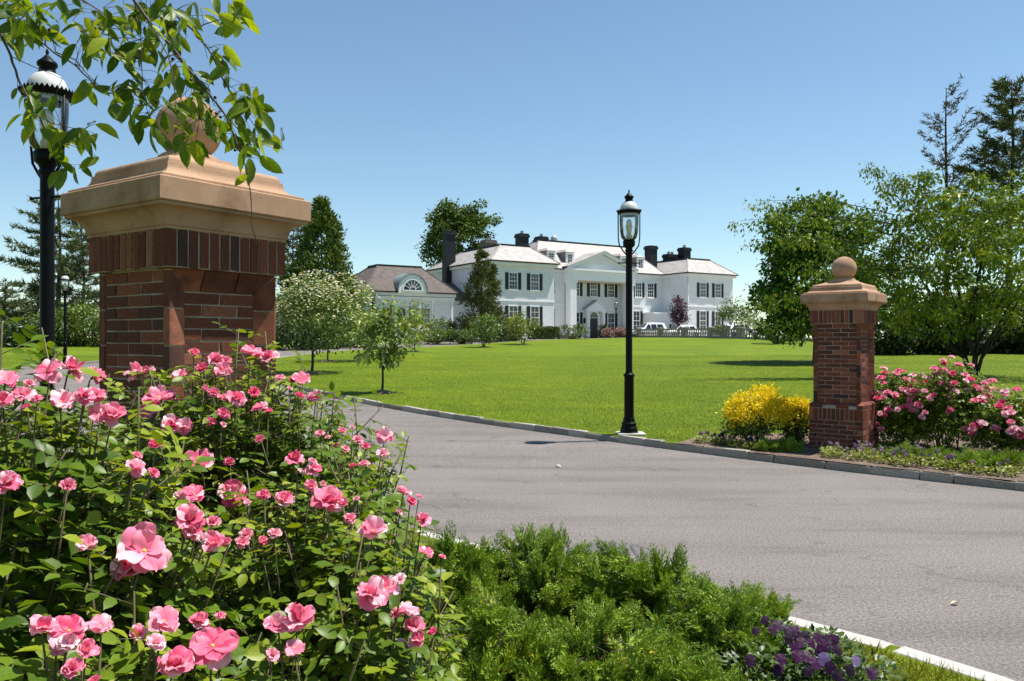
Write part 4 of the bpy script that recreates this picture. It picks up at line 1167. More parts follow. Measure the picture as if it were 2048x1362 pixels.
# weeping cherry on the right: several limbs, long arching twigs with hanging leaves
wc = gnd(1945, 29)
W = broad_tree('weeping_cherry_tree', 'spreading cherry tree with several dark limbs behind the far pink roses', wc, [pxlobe(1900, 520, 29, 165, 150, 2.8, 1.3), pxlobe(1840, 440, 29, 95, 90, 2.), pxlobe(1960, 430, 29, 110, 90, 2.2), pxlobe(1810, 600, 29, 75, 80, 2), pxlobe(2040, 540, 29, 120, 130, 2.4), pxlobe(1900, 640, 29, 190, 44, 2.4, .7), pxlobe(1790, 650, 29, 70, 40, 2, 1.0)], 330, .27, 21000, .15, leaf_mid(.26), 'weeping_leaf', .075, .80, 'dark_bark', shell=.48, flat=.75, droop=.75, stems=5, branch_r=.055)
tm = MB(); Cs = []
for (x0, y0, x1, y1, dd) in ((1800,450,1476,442,.5),(1790,430,1515,402,-.5),(1780,470,1545,420,.3),(1790,520,1560,470,0),(1780,560,1580,530,.4),(1790,590,1545,590,-.4),(1790,620,1540,650,.2),(1790,600,1510,610,.4),(1800,560,1600,480,-.6),(1790,610,1590,672,.1),(1800,400,1738,335,.2),(1830,390,1790,345,0),(1800,540,1610,560,-.7),(1790,500,1500,480,-.2),(1850,380,1845,340,.2),(1960,380,1950,350,0)):
    a = at(x0, y0, 29 + dd * .5) - wc; b = at(x1, y1, 28.6 + dd) - wc
    up = Vector((0, 0, .045 * (b - a).length)); pts = []
    for i in range(9):
        t = i / 8; pts.append(a.lerp(b, t) + up * math.sin(math.pi * min(1, t * 1.02)) * (1 if t < .6 else 1))
    tm.tube(pts, [.022 - .0022 * i for i in range(9)], 4)
    for i in range(2, 9):
        for q in range(2 if i > 3 else 1): Cs.append(pts[i] + Vector((R.uniform(-.15, .15), R.uniform(-.2, .2), R.uniform(-.25, .02))))
tm.build('twig', MATS['dark_bark'], W)
leaf_cloud('hanging_foliage', W, np.array([A3(c) for c in Cs]), .24, 5200, .12, leaf_mid(.24), 'weeping_leaf', droop=1.1, up=.5)
broad_tree('purple_plum_tree', 'small purple leaved tree before the mansion wing', gnd(1357, 88), [pxlobe(1357, 620, 88, 15, 26), pxlobe(1362, 630, 88, 12, 14)], 40, .32, 1700, .2, leaf_mid(.3), 'purple_leaf', .06, 1.2, 'dark_bark')
broad_tree('pale_tree', 'loose pale green small tree at the corner of the mansion wing', gnd(1480, 77), [pxlobe(1472, 630, 77, 36, 26), pxlobe(1460, 610, 77, 22, 18), pxlobe(1495, 640, 77, 30, 24)], 60, .5, 2200, .24, leaf_mid(.2), 'light_shrub', .06, .7, 'bark', shell=.3)

# conifers
def cone_conifer(name, label, base, h, r, n, size, mat, power=.9, trunk_r=.16, irregular=.25, lead2=None, start=.03, cat='conifer'):
    root = empty(name, base, 0, label, cat)
    tm = MB(); tm.tube([(0, 0, -.2), (0, 0, h * .5), (0, 0, h * .97)], [trunk_r, trunk_r * .6, trunk_r * .1], 8); tm.build('trunk', MATS['dark_bark'], root)
    K = 260
    u = NR.random(K) ** 1.25 * (1 - start) + start
    ang = NR.random(K) * 2 * math.pi
    lump = 1 + irregular * np.sin(ang * 3 + u * 9) + irregular * .8 * NR.normal(size=K) * .5
    rr = r * (1 - u) ** power * lump * (.55 + .45 * NR.random(K) ** .4)
    C = np.stack([np.cos(ang) * rr, np.sin(ang) * rr, u * h], 1)
    C[-14:, :2] *= .2
    if lead2 is not None:
        m = NR.random(K) < .22
        C[m] = C[m] * np.array([.45, .45, .62]) + np.array([lead2[0], lead2[1], lead2[2]])
    k = NR.integers(0, K, n)
    sz = (.35 + .65 * (1 - u[k]))[:, None]
    off = NR.normal(size=(n, 3)) * r * .155 * sz * np.array([1, 1, 1.15])
    P = C[k] + off
    out_ = norm(np.stack([P[:, 0], P[:, 1], np.zeros(n)], 1))
    D = out_ * .5 + np.array([0, 0, .55]) + rand_dirs(n) * .6
    S = size * (.7 + .6 * NR.random(n))
    tone = np.clip(NR.random(K)[k] * .5 + NR.random(n) * .5, 0, 1)
    link('crown', leaves_mesh('crown', P, D, rand_dirs(n) + out_ * .8, S, leaf_mid(.22), MATS[mat], tone), root)
    return root
cone_conifer('arborvitae', 'tall dense green conifer behind the flowering dogwood', gnd(643, 72), 12.3, 4.0, 13000, .42, 'conifer_leaf', power=.85)
cone_conifer('bronze_conifer', 'bronze green conifer standing before the mansion corner', gnd(962, 72), 8.0, 1.75, 8000, .28, 'bronze_conifer', power=.62, irregular=.35, lead2=(1.05, 0, 1.6))

def pine(name, label, base, h, first, reach, n_wh, per, mat, needle, tufts, blades, trunk_r, up=.25, seed=1, lean=0.0, gap=.0, power=.7, cat='pine tree'):
    rg = random.Random(seed)
    root = empty(name, base, 0, label, cat)
    tm = MB(); trunk = [Vector((lean * t * h + .12 * math.sin(t * 7 + seed), .1 * math.sin(t * 5), h * t)) for t in [i / 8 for i in range(9)]]
    tm.tube([trunk[0] - Vector((0, 0, .3))] + trunk, [trunk_r * 1.1] + [trunk_r * (1 - .88 * i / 8) for i in range(9)], 7)
    P = []; D = []
    for w in range(n_wh):
        t = first + (1 - first) * (w + rg.uniform(-.3, .3)) / n_wh
        t = min(max(t, first), .99)
        i = min(int(t * 8), 7); o = trunk[i].lerp(trunk[i+1], t * 8 - i)
        for b in range(per):
            if rg.random() < gap: continue
            a = rg.uniform(0, 2 * math.pi)
            L = reach * (1 - t * .92) ** power * rg.uniform(.45, 1.1) + .25
            d = Vector((math.cos(a), math.sin(a), up * rg.uniform(.2, 1.6) - .1)).normalized()
            pts = [o, o + d * L * .5 + Vector((0, 0, -.04 * L)), o + d * L + Vector((0, 0, .06 * L))]
            tm.tube(pts, [.012 + trunk_r * .22 * (1 - t), .010 + trunk_r * .1 * (1 - t), .008], 4)
            nt_ = max(3, int(tufts * L / reach))
            for q in range(nt_):
                s = .28 + .72 * (q + rg.random()) / nt_
                sd = Vector((-d.y, d.x, 0)) * rg.uniform(-1, 1) * L * .20 * (1.15 - s)
                c = (pts[0].lerp(pts[1], s * 2) if s < .5 else pts[1].lerp(pts[2], s * 2 - 1)) + sd + Vector((0, 0, rg.uniform(-.02, .10) * L * .5))
                for z in range(blades):
                    P.append((c.x + rg.gauss(0, .10), c.y + rg.gauss(0, .10), c.z + rg.gauss(0, .05)))
                    D.append((d.x * .6 + rg.gauss(0, .55), d.y * .6 + rg.gauss(0, .55), .35 + rg.gauss(0, .4)))
    tm.build('trunk', MATS['dark_bark'], root)
    P = np.array(P); D = np.array(D)
    link('crown', leaves_mesh('crown', P, D, rand_dirs(len(P)), needle * (.7 + .6 * NR.random(len(P))), leaf_blade(.10), MATS[mat]), root)
    return root
b = gnd(1893, 62)
pine('pine_tree', 'thin brown half bare pine towering over the cherry tree', b, at(1893, 178, 62).z - b.z, .50, 6.5, 13, 4, 'bare_pine', .42, 18, 8, .26, up=.85, seed=5, gap=.25)
b = gnd(2022, 60)
pine('pine_tree', 'full dark green pine at the right edge above the cherry tree', b, at(2020, 160, 60).z - b.z, .40, 6.0, 22, 6, 'pine_needle', .5, 20, 11, .30, up=.4, seed=9)
b = gnd(118, 82)
pine('pine_tree', 'airy pine with level branches behind the near lamp post', b, at(118, 385, 82).z - b.z, .12, 9.0, 16, 6, 'pine_needle', .62, 26, 11, .30, up=.12, seed=3, gap=.1)
b = gnd(165, 78)
pine('pine_tree', 'smaller pine beside the left edge of the large brick pillar', b, at(165, 440, 78).z - b.z, .15, 5.5, 14, 6, 'pine_needle', .50, 16, 8, .22, up=.3, seed=4)
b = gnd(588, 84)
pine('pine_tree', 'bluish pine showing between the large pillar and the tall conifer', b, at(588, 440, 84).z - b.z, .1, 5.5, 18, 7, 'pine_needle', .5, 18, 9, .22, up=.3, seed=6)
b = gnd(10, 70)
pine('pine_tree', 'low pine at the left edge over the dark shrubs', b, at(10, 560, 70).z - b.z, .1, 4.5, 10, 6, 'pine_needle', .45, 14, 9, .2, up=.2, seed=8)

# tall shrubs closing the far lawn on the left
G = 'tall shrubs behind the far lawn'
for px, top, rx, D, mat, lab in ((-20, 640, 70, 62, 'dark_shrub', 'dark shrub at the left edge behind the far lawn'), (55, 648, 45, 61, 'dark_shrub', 'dark glossy shrub left of the near lamp post'),
        (108, 622, 42, 62, 'clipped', 'shrub directly behind the far lamp post'), (160, 612, 48, 63, 'light_shrub', 'sunny leafy shrub between far lamp and large pillar'), (215, 628, 45, 62, 'clipped', 'shrub peeping out behind the large pillar'),
        (585, 628, 48, 57, 'dark_shrub', 'dark shrub just right of the large pillar behind the dogwood trunk'), (640, 640, 45, 60, 'dark_shrub', 'dark shrub behind the dogwood trunks'), (695, 632, 48, 63, 'dark_shrub', 'dark shrub left of the young cherry behind the driveway')):
    bb = gnd(px, D); c = at(px, (top + 698) / 2, D); hz2 = (at(px, top, D).z - bb.z) / 2
    rxm = rx * D / F * 1.15
    shrub('tall_shrub', lab, bb, [(bb.x, bb.y, bb.z + hz2 * .9, rxm, 1.8, hz2 * 1.02), (bb.x + .5, bb.y, bb.z + hz2 * 1.3, rxm * .7, 1.4, hz2 * .72)], 4200, .19, mat, G, clumps=110, clump_r=.42, tmpl=leaf_mid(.3))
# shrubs before the house
G = 'shrubs at the foot of the mansion'
for px, py, rx, ry, D, mat, lab in ((765, 655, 50, 30, 70, 'light_shrub', 'bushy shrub before the annex behind the young cherry'), (880, 657, 26, 20, 71, 'light_shrub', 'pale green shrub below the annex panel'), (912, 655, 22, 20, 72, 'light_shrub', 'pale shrub at the left foot of the bronze conifer'),
        (870, 672, 30, 13, 67, 'light_shrub', 'low pale hedge shrub nearer the driveway below the annex'), (925, 673, 28, 12, 67, 'clipped', 'low hedge shrub beneath the bronze conifer'), (990, 668, 24, 18, 69, 'dark_shrub', 'dark shrub right of the bronze conifer base'), (1028, 656, 22, 26, 72, 'lime_shrub', 'bright lime shrub against the mansion wall'), (1010, 665, 20, 18, 71, 'lime_shrub', 'low lime shrub beside the bronze conifer'),
        (1144, 668, 34, 18, 75, 'clipped', 'round clipped bush near the entrance'), (1215, 667, 10, 8, 90, 'orange_bloom', 'patch of orange flowers left of the entrance lamp'), (1243, 666, 11, 9, 90, 'orange_bloom', 'patch of orange flowers right of the entrance lamp'), (1205, 664, 6, 12, 91, 'dark_shrub', 'dark potted shrub right of the entrance door'),
        (1440, 664, 16, 12, 80, 'clipped', 'green shrub behind the balustrade below the wing window'), (1555, 660, 40, 24, 66, 'dark_shrub', 'dark shrub at the end of the balustrade')):
    bb = gnd(px, D); c = at(px, py, D)
    shrub('garden_shrub', lab, bb, [(c.x, c.y, max(c.z, bb.z + .1), rx * D / F, max(.8, rx * D / F * .8), ry * D / F)], 1700, .15, mat, G, clumps=70, clump_r=.20, shell=.85, tmpl=leaf_mid(.32))
# clipped box hedge
hb = gnd(1087, 74); hd = empty('box_hedge', hb, .55, 'low clipped hedge left of the round bush', 'hedge')
n = 6000; Ph = np.stack([NR.uniform(-1.5, 1.5, n), NR.uniform(-.45, .45, n), NR.uniform(0, 1.05, n)], 1)
ax = NR.integers(0, 4, n); Ph[ax == 0, 1] = -.45; Ph[ax == 1, 2] = 1.05; Ph[ax == 2, 1] = .45
Ph += NR.normal(size=(n, 3)) * .035
link('foliage', leaves_mesh('foliage', Ph, rand_dirs(n) + np.array([0, -.2, .5]), rand_dirs(n) + np.array([0, -.5, .6]), np.full(n, .13), leaf_mid(.35), MATS['clipped']), hd)
# dark hedge row on the right behind the cherry
for i, (px, top, D) in enumerate(((1775, 628, 47), (1845, 615, 48), (1915, 630, 47), (1985, 612, 49), (2060, 622, 48))):
    bb = gnd(px, D); hh = (at(px, top, D).z - bb.z) / 2
    shrub('hedge_shrub', ['dark hedge shrub right of the far pillar', 'dark hedge shrub second from the far pillar, behind the cherry tree', 'dark hedge shrub behind the cherry trunks', 'dark hedge shrub right of the cherry trunks', 'dark hedge shrub at the right edge of the lawn'][i], bb, [(bb.x, bb.y, bb.z + hh, 1.5, 1.3, hh)], 4600, .20, 'dark_shrub', 'dark hedge beyond the right lawn', clumps=120, clump_r=.36, tmpl=leaf_mid(.32))
# thin fence posts above the far shrubs
fe = empty('wire_fence', gnd(100, 76), label='thin wire fence above the far shrubs on the left', cat='fence')
for px in (-10, 58, 145, 230):
    p = gnd(px, 76) - fe.location; m = MB(); m.tube([(p.x, p.y, p.z), (p.x, p.y, at(px, 617, 76).z - fe.location.z)], .05, 6); m.build('post', MATS['iron'], fe)
for py in (622, 634, 646):
    m = MB(); m.tube([at(-10, py, 76) - fe.location, at(230, py, 76) - fe.location], .012, 4); m.build('wire', MATS['iron'], fe)

# woodland closing the view beyond the right lawn
n = 9000
wx = NR.uniform(44, 150, n); wy = 105 + NR.uniform(-6, 10, n) + .1 * np.abs(wx - 60)
wh = 6.0 + 1.8 * np.sin(wx * .31) + 1.2 * np.sin(wx * .83 + 1)
Pw = np.stack([wx, wy, 2 + wh * NR.random(n) ** .7], 1)
tag(link('woodland', leaves_mesh('woodland', Pw, rand_dirs(n), rand_dirs(n) * .7 + np.array([0, 0, .7]), NR.uniform(.5, 1.1, n), leaf_mid(.4), MATS['maple_leaf'])), 'dark woodland far behind the cherry tree', 'woodland', kind='stuff')

# ------------------------------------------------------------------ roses
def petal_mesh(name, w, l, cup, tip, wave, mat, inner=.4, outer=.95):
    """petal growing along +Y from the origin, cupped upward"""
    nx, ny = 7, 7; v = []; rr = []
    for j in range(ny + 1):
        t = j / ny
        hw = w * (math.sin(math.pi * min(1, t * .62 + .08)) ** .8) * (1 if t < .8 else (1 - (t - .8) * 1.2))
        for i in range(nx + 1):
            u = i / nx * 2 - 1
            y = l * t * (1 - .10 * u * u * t) - (.05 * l if (abs(u) < .25 and j == ny) else 0)
            z = cup * l * t * t + .20 * w * u * u + wave * (math.sin(u * 4 + t * 5) + .7 * math.sin(u * 9 + t * 3)) * t - tip * max(0, t - .75) * l
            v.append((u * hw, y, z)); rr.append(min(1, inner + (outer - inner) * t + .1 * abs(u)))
    f = [(j*(nx+1)+i, j*(nx+1)+i+1, (j+1)*(nx+1)+i+1, (j+1)*(nx+1)+i) for j in range(ny) for i in range(nx)]
    loops = [i for q in f for i in q]
    return np_mesh(name, np.array(v), loops, np.arange(len(f)) * 4, np.full(len(f), 4), MATS[mat], rr, smooth=True)
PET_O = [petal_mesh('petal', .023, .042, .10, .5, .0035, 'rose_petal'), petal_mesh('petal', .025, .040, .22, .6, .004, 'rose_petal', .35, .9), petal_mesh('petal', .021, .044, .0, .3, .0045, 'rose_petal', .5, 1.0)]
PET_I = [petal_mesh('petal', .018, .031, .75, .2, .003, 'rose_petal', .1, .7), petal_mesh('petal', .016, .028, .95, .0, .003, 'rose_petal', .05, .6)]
CEN = MB().lathe([(.001,-.006),(.004,-.004),(.005,.001),(.003,.004),(.001,.005)], 8).mesh('heart', MATS['stamen'])
CALYX = MB().lathe([(.001,-.016),(.005,-.012),(.007,-.004),(.004,.001)], 7).mesh('calyx', MATS['cane'])
# joined versions for the small ones further off
def joined_blossom(seed, closed=0.0):
    rg = random.Random(seed); mb_v = []; mb_f = []; rr = []
    for ring, (n, src, tilt) in enumerate(((6, PET_O, .25 + closed), (5, PET_O, .55 + closed), (4, PET_I, .75 + closed * .5))):
        for k in range(n):
            me = rg.choice(src); a = 2 * math.pi * (k + .5 * ring) / n + rg.uniform(-.2, .2)
            M = Matrix.Rotation(a, 4, 'Z') @ Matrix.Rotation(tilt + rg.uniform(-.2, .2), 4, 'X') @ Matrix.Scale(rg.uniform(.85, 1.1), 4)
            b = len(mb_v); mb_v += [tuple(M @ v.co) for v in me.vertices]
            rr += [d.value for d in me.attributes['rnd'].data]
            mb_f += [tuple(b + i for i in p.vertices) for p in me.polygons]
    loops = [i for q in mb_f for i in q]
    return np_mesh('blossom', np.array(mb_v), loops, np.arange(len(mb_f)) * 4, np.full(len(mb_f), 4), MATS['rose_petal'], rr, smooth=True)
JB = [joined_blossom(s, c) for s, c in ((1, 0), (2, .1), (3, .2), (4, .45), (5, -.1))]

LEAF_V = []
for i in range(14):
    T = leaf_fine(R.uniform(.27, .35), R.uniform(.05, .25), R.uniform(.0, .35), .6, .07)
    LEAF_V.append(leaves_mesh('leaf', np.zeros((1, 3)), np.array([[0, 1., 0]]), np.array([[0, 0, 1.]]), np.array([1.]), T, MATS['rose_leaf'], np.array([min(1, (i / 13) ** 1.1)]), smooth=True))

def face_matrix(p, d, n):
    """matrix whose +Y is d and +Z about n"""
    d = d.normalized(); s = d.cross(n)
    if s.length < 1e-4: s = Vector((1, 0, 0))
    s.normalize(); nn = s.cross(d)
    M = Matrix((s, d, nn)).transposed().to_4x4(); M.translation = p
    return M

def put_blossom(root, p, axis, scale, big, seed):
    rg = random.Random(seed)
    q = axis.to_track_quat('Z', 'Y').to_matrix().to_4x4()
    M = Matrix.Translation(p) @ q @ Matrix.Rotation(rg.uniform(0, 6), 4, 'Z') @ Matrix.Scale(scale, 4)
    if not big:
        inst('blossom', rg.choice(JB), root, M); return
    b = inst('blossom', CEN, root, M)
    inst('calyx', CALYX, b, Matrix.Translation((0, 0, -.004)))
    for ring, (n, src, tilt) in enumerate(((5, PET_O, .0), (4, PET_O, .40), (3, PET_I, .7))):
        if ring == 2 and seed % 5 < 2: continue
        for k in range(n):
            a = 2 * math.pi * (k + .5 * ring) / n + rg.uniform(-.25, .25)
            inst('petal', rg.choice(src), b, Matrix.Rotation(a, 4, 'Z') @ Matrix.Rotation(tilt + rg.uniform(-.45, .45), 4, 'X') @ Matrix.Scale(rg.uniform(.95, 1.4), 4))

def rose_bush(label, base, lobes, n_shoot, leaf, group, blossoms, single=300, fill=2600, cane_len=.34, per_shoot=7, stray=0):
    """lobes in world coordinates; blossoms: list of (world point, scale, big)"""
    root = empty('rose_bush', base, 0, label, 'rose bush', group); base = Vector(base)
    L = np.array([[l[0] - base.x, l[1] - base.y, l[2] - base.z, *l[3:6]] for l in lobes])
    vol = np.array([l[3] * l[4] + l[3] * l[5] + l[4] * l[5] for l in L]); vol = vol / vol.sum()
    canes = MB(); P = []; D = []; N = []; S = []; T = []
    def depth_ok(p):   # not deep inside another lobe
        for l in L:
            q = (p - l[:3]) / l[3:6]
            if (q * q).sum() < .55: return False
        return True
    forced = []
    if single:
        for bp, bax, bsc, bbig in blossoms:
            q = A3(Vector(bp) - base - bax * .022 * bsc); kk = int(np.argmin([np.linalg.norm((q - l[:3]) / l[3:6]) for l in L])); forced.append((kk, q, A3(bax)))
    shoots = -len(forced); guard = 0
    while shoots < n_shoot and guard < n_shoot * 12:
        guard += 1
        if forced:
            k, p, bax = forced.pop(); d = norm(p - L[k, :3])
        else:
            bax = None; k = NR.choice(len(L), p=vol); d = rand_dirs(1)[0]
            if d[2] < -.55: continue
            p = L[k, :3] + d * L[k, 3:6] * NR.uniform(.80, 1.10)
            if not depth_ok(p) or p[2] < .12: continue
        shoots += 1
        out = norm(d / L[k, 3:6] * L[k, 3:6].mean())
        dirn = norm(out * .75 + np.array([0, 0, .75]) + NR.normal(size=3) * .28)
        if bax is not None: dirn = norm(d * .6 + np.array([0, 0, .8]))
        a = p - dirn * cane_len
        pts = [Vector(a), Vector(a + dirn * cane_len * .5 + NR.normal(size=3) * .015), Vector(p)]
        canes.tube(pts, [.0042, .003, .0018], 4)
        young = NR.random() < .3
        tone0 = NR.random()
        for c in range(per_shoot):
            s = (c + .5) / per_shoot * (1 if bax is None else .86)
            o = a + (p - a) * s
            ang = c * 2.4 + NR.random(); side = norm(np.cross(dirn, [math.cos(ang), math.sin(ang), .2]))
            rd = norm(side + dirn * .35 + np.array([0, 0, .12]))
            rl = leaf * 1.9 * NR.uniform(.75, 1.15)
            tip = o + rd * rl
            canes.tube([Vector(o), Vector(tip)], [.0014, .0009], 3)
            nrm0 = norm(np.array([0, 0, 1.]) * .9 + out * .55 + NR.normal(size=3) * .28)
            sd = norm(np.cross(rd, nrm0))
            for q, (fr, lat) in enumerate(((1.0, 0), (.72, 1), (.72, -1), (.38, 1), (.38, -1))):
                if q > 2 and NR.random() < .25: continue
                P.append(o + rd * rl * fr); D.append(rd * (.95 if lat == 0 else .45) + sd * lat * .9 + NR.normal(size=3) * .12 + np.array([0, 0, -.12]))
                N.append(nrm0 + NR.normal(size=3) * .25)
                S.append(leaf * NR.uniform(.8, 1.18) * (1.1 if lat == 0 else (.95 if q < 3 else .78)))
                T.append(np.clip(.55 * tone0 + .35 * NR.random() + (.30 if (young and s > .6) else -.05), 0, 1))
    # main canes from the ground
    for k in range(26):
        l = L[NR.choice(len(L), p=vol)]; d = rand_dirs(1)[0]; e = l[:3] + d * l[3:6] * .6
        limb(canes, (R.uniform(-.12, .12), R.uniform(-.12, .12), -.05), Vector(e), .008, .004, .1, 4, 5)
    canes.build('stem', MATS['cane'], root)
    P = np.array(P); D = np.array(D); N = np.array(N); S = np.array(S); T = np.array(T)
    # the leaves that show largest become single parts
    W = P + A3(base)
    u = W[:, 0] / np.maximum(W[:, 1], .1) * F + 1024; v = 681 - (W[:, 2] - CAM_Z) / np.maximum(W[:, 1], .1) * F
    vis = (u > -20) & (u < 2068) & (v < 1385)
    key = np.where(vis, S / np.maximum(W[:, 1], .2), 0)
    # nothing of the bush in front of them: prefer leaves on the camera side
    cell = {}
    order = np.argsort(W[:, 1])
    front = np.zeros(len(P), bool)
    for i in order:
        c = (int(u[i] // 14), int(v[i] // 14))
        if c not in cell and vis[i]: cell[c] = 1; front[i] = True
    key = key * np.where(front, 1, .25)
    pick = np.argsort(-key)[:single]
    mask = np.zeros(len(P), bool); mask[pick] = True
    mask &= key > 0
    for i in np.nonzero(mask)[0]:
        M = face_matrix(Vector(P[i]), Vector(D[i]), Vector(N[i])) @ Matrix.Scale(float(S[i]), 4)
        o = inst('leaf', LEAF_V[min(13, int(T[i] * 13 + R.random()))], root, M)
    r = ~mask
    m1 = leaves_mesh('foliage', P[r], D[r], N[r], S[r], leaf_full(.31, .13, .14), MATS['rose_leaf'], T[r], smooth=True)
    tag(link('foliage', m1, root), kind='stuff')
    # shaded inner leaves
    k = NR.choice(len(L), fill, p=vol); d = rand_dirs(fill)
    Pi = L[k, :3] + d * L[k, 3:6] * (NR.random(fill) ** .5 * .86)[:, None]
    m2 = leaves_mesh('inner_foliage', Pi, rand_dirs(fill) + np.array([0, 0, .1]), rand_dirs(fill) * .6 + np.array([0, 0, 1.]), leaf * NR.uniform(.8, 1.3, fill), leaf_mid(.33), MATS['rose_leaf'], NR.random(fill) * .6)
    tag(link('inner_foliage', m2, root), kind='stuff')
    for i, (p, ax, sc, big) in enumerate(blossoms):
        put_blossom(root, Vector(p) - base, ax, sc, big, i * 7 + len(P))
    return root

BA = [(-1.30, 1.80, .84, .74, .55, .90), (-.95, 1.40, .64, .48, .42, .76), (-1.50, 1.35, .70, .60, .45, .84)]
BB = [(-1.02, 2.95, .88, .52, .48, .86), (-.68, 2.85, .84, .40, .45, .74), (-1.50, 2.8, .78, .48, .4, .80)]
BC = [(-.52, 2.15, .62, .44, .46, .80), (-.43, 1.85, .50, .32, .40, .78), (-.66, 1.62, .50, .38, .38, .68)]
ALL = [(0, l) for l in BA] + [(1, l) for l in BB] + [(2, l) for l in BC]
def hit(px, py):
    d = np.array([(px - 1024) / F, 1.0, -(py - 681) / F]); o = np.array([0, 0, CAM_Z]); best = None
    for who, l in ALL:
        c = np.array(l[:3]); r = np.array(l[3:6]) * 1.03
        a = d / r; b = (o - c) / r
        A = a @ a; B = 2 * a @ b; Cc = b @ b - 1; disc = B * B - 4 * A * Cc
        if disc < 0: continue
        t = (-B - math.sqrt(disc)) / (2 * A)
        if t > .2 and (best is None or t < best[0]):
            p = o + d * t; best = (t, who, Vector(p), Vector((p - c) / (r * r)).normalized())
    if best is None:      # outside the outline: take the lobe whose centre passes closest
        for who, l in ALL:
            c = np.array(l[:3]); t = c[1]; p = o + d * t; q = np.linalg.norm((p - c) / np.array(l[3:6]))
            if best is None or q < best[4]: best = (t, who, Vector(p), Vector((0, -.4, .9)).normalized(), q)
    return best
SPOTS = [(95,742,60),(142,740,62),(122,803,55),(12,760,40),(6,802,38),(275,748,50),(318,795,78),(225,830,58),(345,852,50),(14,968,62),(388,708,32),(432,722,42),(446,745,44),(500,705,46),(538,714,42),(360,750,36),(405,738,34),(472,798,44),(520,815,38),(603,760,38),(630,795,36),(398,922,64),(462,988,62),(378,1040,68),(426,1085,48),(288,1102,118),(135,975,32),(388,988,44),(568,1000,48),(655,1002,74),(745,1062,68),(590,920,44),(626,940,38),(770,872,38),(766,908,34),(715,882,34),(690,900,28),(728,932,28),(808,985,38),(845,1040,38),(822,1005,32),(852,1105,36),(742,1190,72),(775,1176,48),(815,1222,44),(830,1254,48),(834,1282,38),(595,1238,72),(588,1296,38),(328,1242,68),(425,1292,92),(350,1332,78),(138,1262,84),(200,1252,46),(146,1340,30),(48,792,40),(560,760,30),(300,820,40),(640,870,28),(700,1040,30),(190,790,36)]
BL = {0: [], 1: [], 2: []}
for _ in range(15): SPOTS.append((R.uniform(420, 700), R.uniform(780, 1100), R.uniform(24, 36)))
for _ in range(8): SPOTS.append((R.uniform(20, 420), R.uniform(860, 1320), R.uniform(30, 46)))
for px, py, sz in SPOTS:
    hh_ = hit(px, py); t, who, p, nrm = hh_[:4]
    view = (Vector((0, 0, CAM_Z)) - p).normalized()
    p = p + view * .035
    real = sz / F * t
    sc = min(max(real / .108, .42), 1.0)
    ax = (nrm * .35 + Vector((0, 0, .75)) + view * R.uniform(.2, .9) + Vector((R.uniform(-.5, .5), R.uniform(-.3, .3), 0))).normalized()
    BL[who].append((p, ax, sc, sz >= 36))
    if R.random() < .55:      # a smaller neighbour in the same cluster
        ax2 = (ax + Vector((R.uniform(-.6, .6), R.uniform(-.3, .3), R.uniform(-.2, .3)))).normalized()
        off = Vector((R.choice((-1, 1)) * R.uniform(.035, .06), R.uniform(-.02, .03), R.uniform(-.045, .02)))
        BL[who].append((p + off * max(sc, .7), ax2, sc * R.uniform(.55, .8), sz >= 50))
RG = 'pink rose bushes before the large pillar'
rose_bush('nearest rose bush with large pink blooms filling the lower left corner', (-1.15, 1.65, .11), BA, 520, .043, RG, BL[0], fill=3200)
rose_bush('pink rose bush directly in front of the large brick pillar', (-1.0, 2.9, .11), BB, 520, .036, RG, BL[1], fill=3600, single=290)
rose_bush('pink rose bush next to the dark green junipers', (-.5, 1.95, .11), BC, 400, .039, RG, BL[2], fill=2400)

# far roses behind the far pillar
RG = 'pink rose bushes behind the far pillar'
for lab, lobes, nbl in (('far rose bush touching the far brick pillar', [(*at(1808, 830, 12.4), .55, .5, .60), (*at(1780, 800, 12.6), .42, .4, .45)], 40),
                        ('tallest far rose bush below the cherry limbs', [(*at(1890, 815, 12.0), .58, .5, .66), (*at(1915, 790, 12.1), .42, .42, .52)], 46),
                        ('far rose bush at the right edge of the picture', [(*at(2010, 850, 11.4), .58, .5, .52), (*at(2050, 850, 11.2), .45, .45, .5)], 46)):
    bl = []
    for i in range(nbl):
        l = lobes[i % 2]; d = Vector(rand_dirs(1)[0]); d.y = -abs(d.y); d.z = abs(d.z) * .9 - .25
        d.normalize(); p = Vector(l[:3]) + Vector((d.x * l[3], d.y * l[4], d.z * l[5])) * R.uniform(1.0, 1.12)
        for q in range(R.choice((1, 1, 2, 3))):
            bl.append((p + Vector((R.uniform(-.09, .09), R.uniform(-.05, .05), R.uniform(-.06, .06))), (d * .5 + Vector((R.uniform(-.3, .3), -.3, .8))).normalized(), R.uniform(1.1, 1.6), False))
    b0 = lobes[0]
    rose_bush(lab, (b0[0], b0[1], .11), lobes, 190, .050, RG, bl, fill=2600, single=0, per_shoot=6)

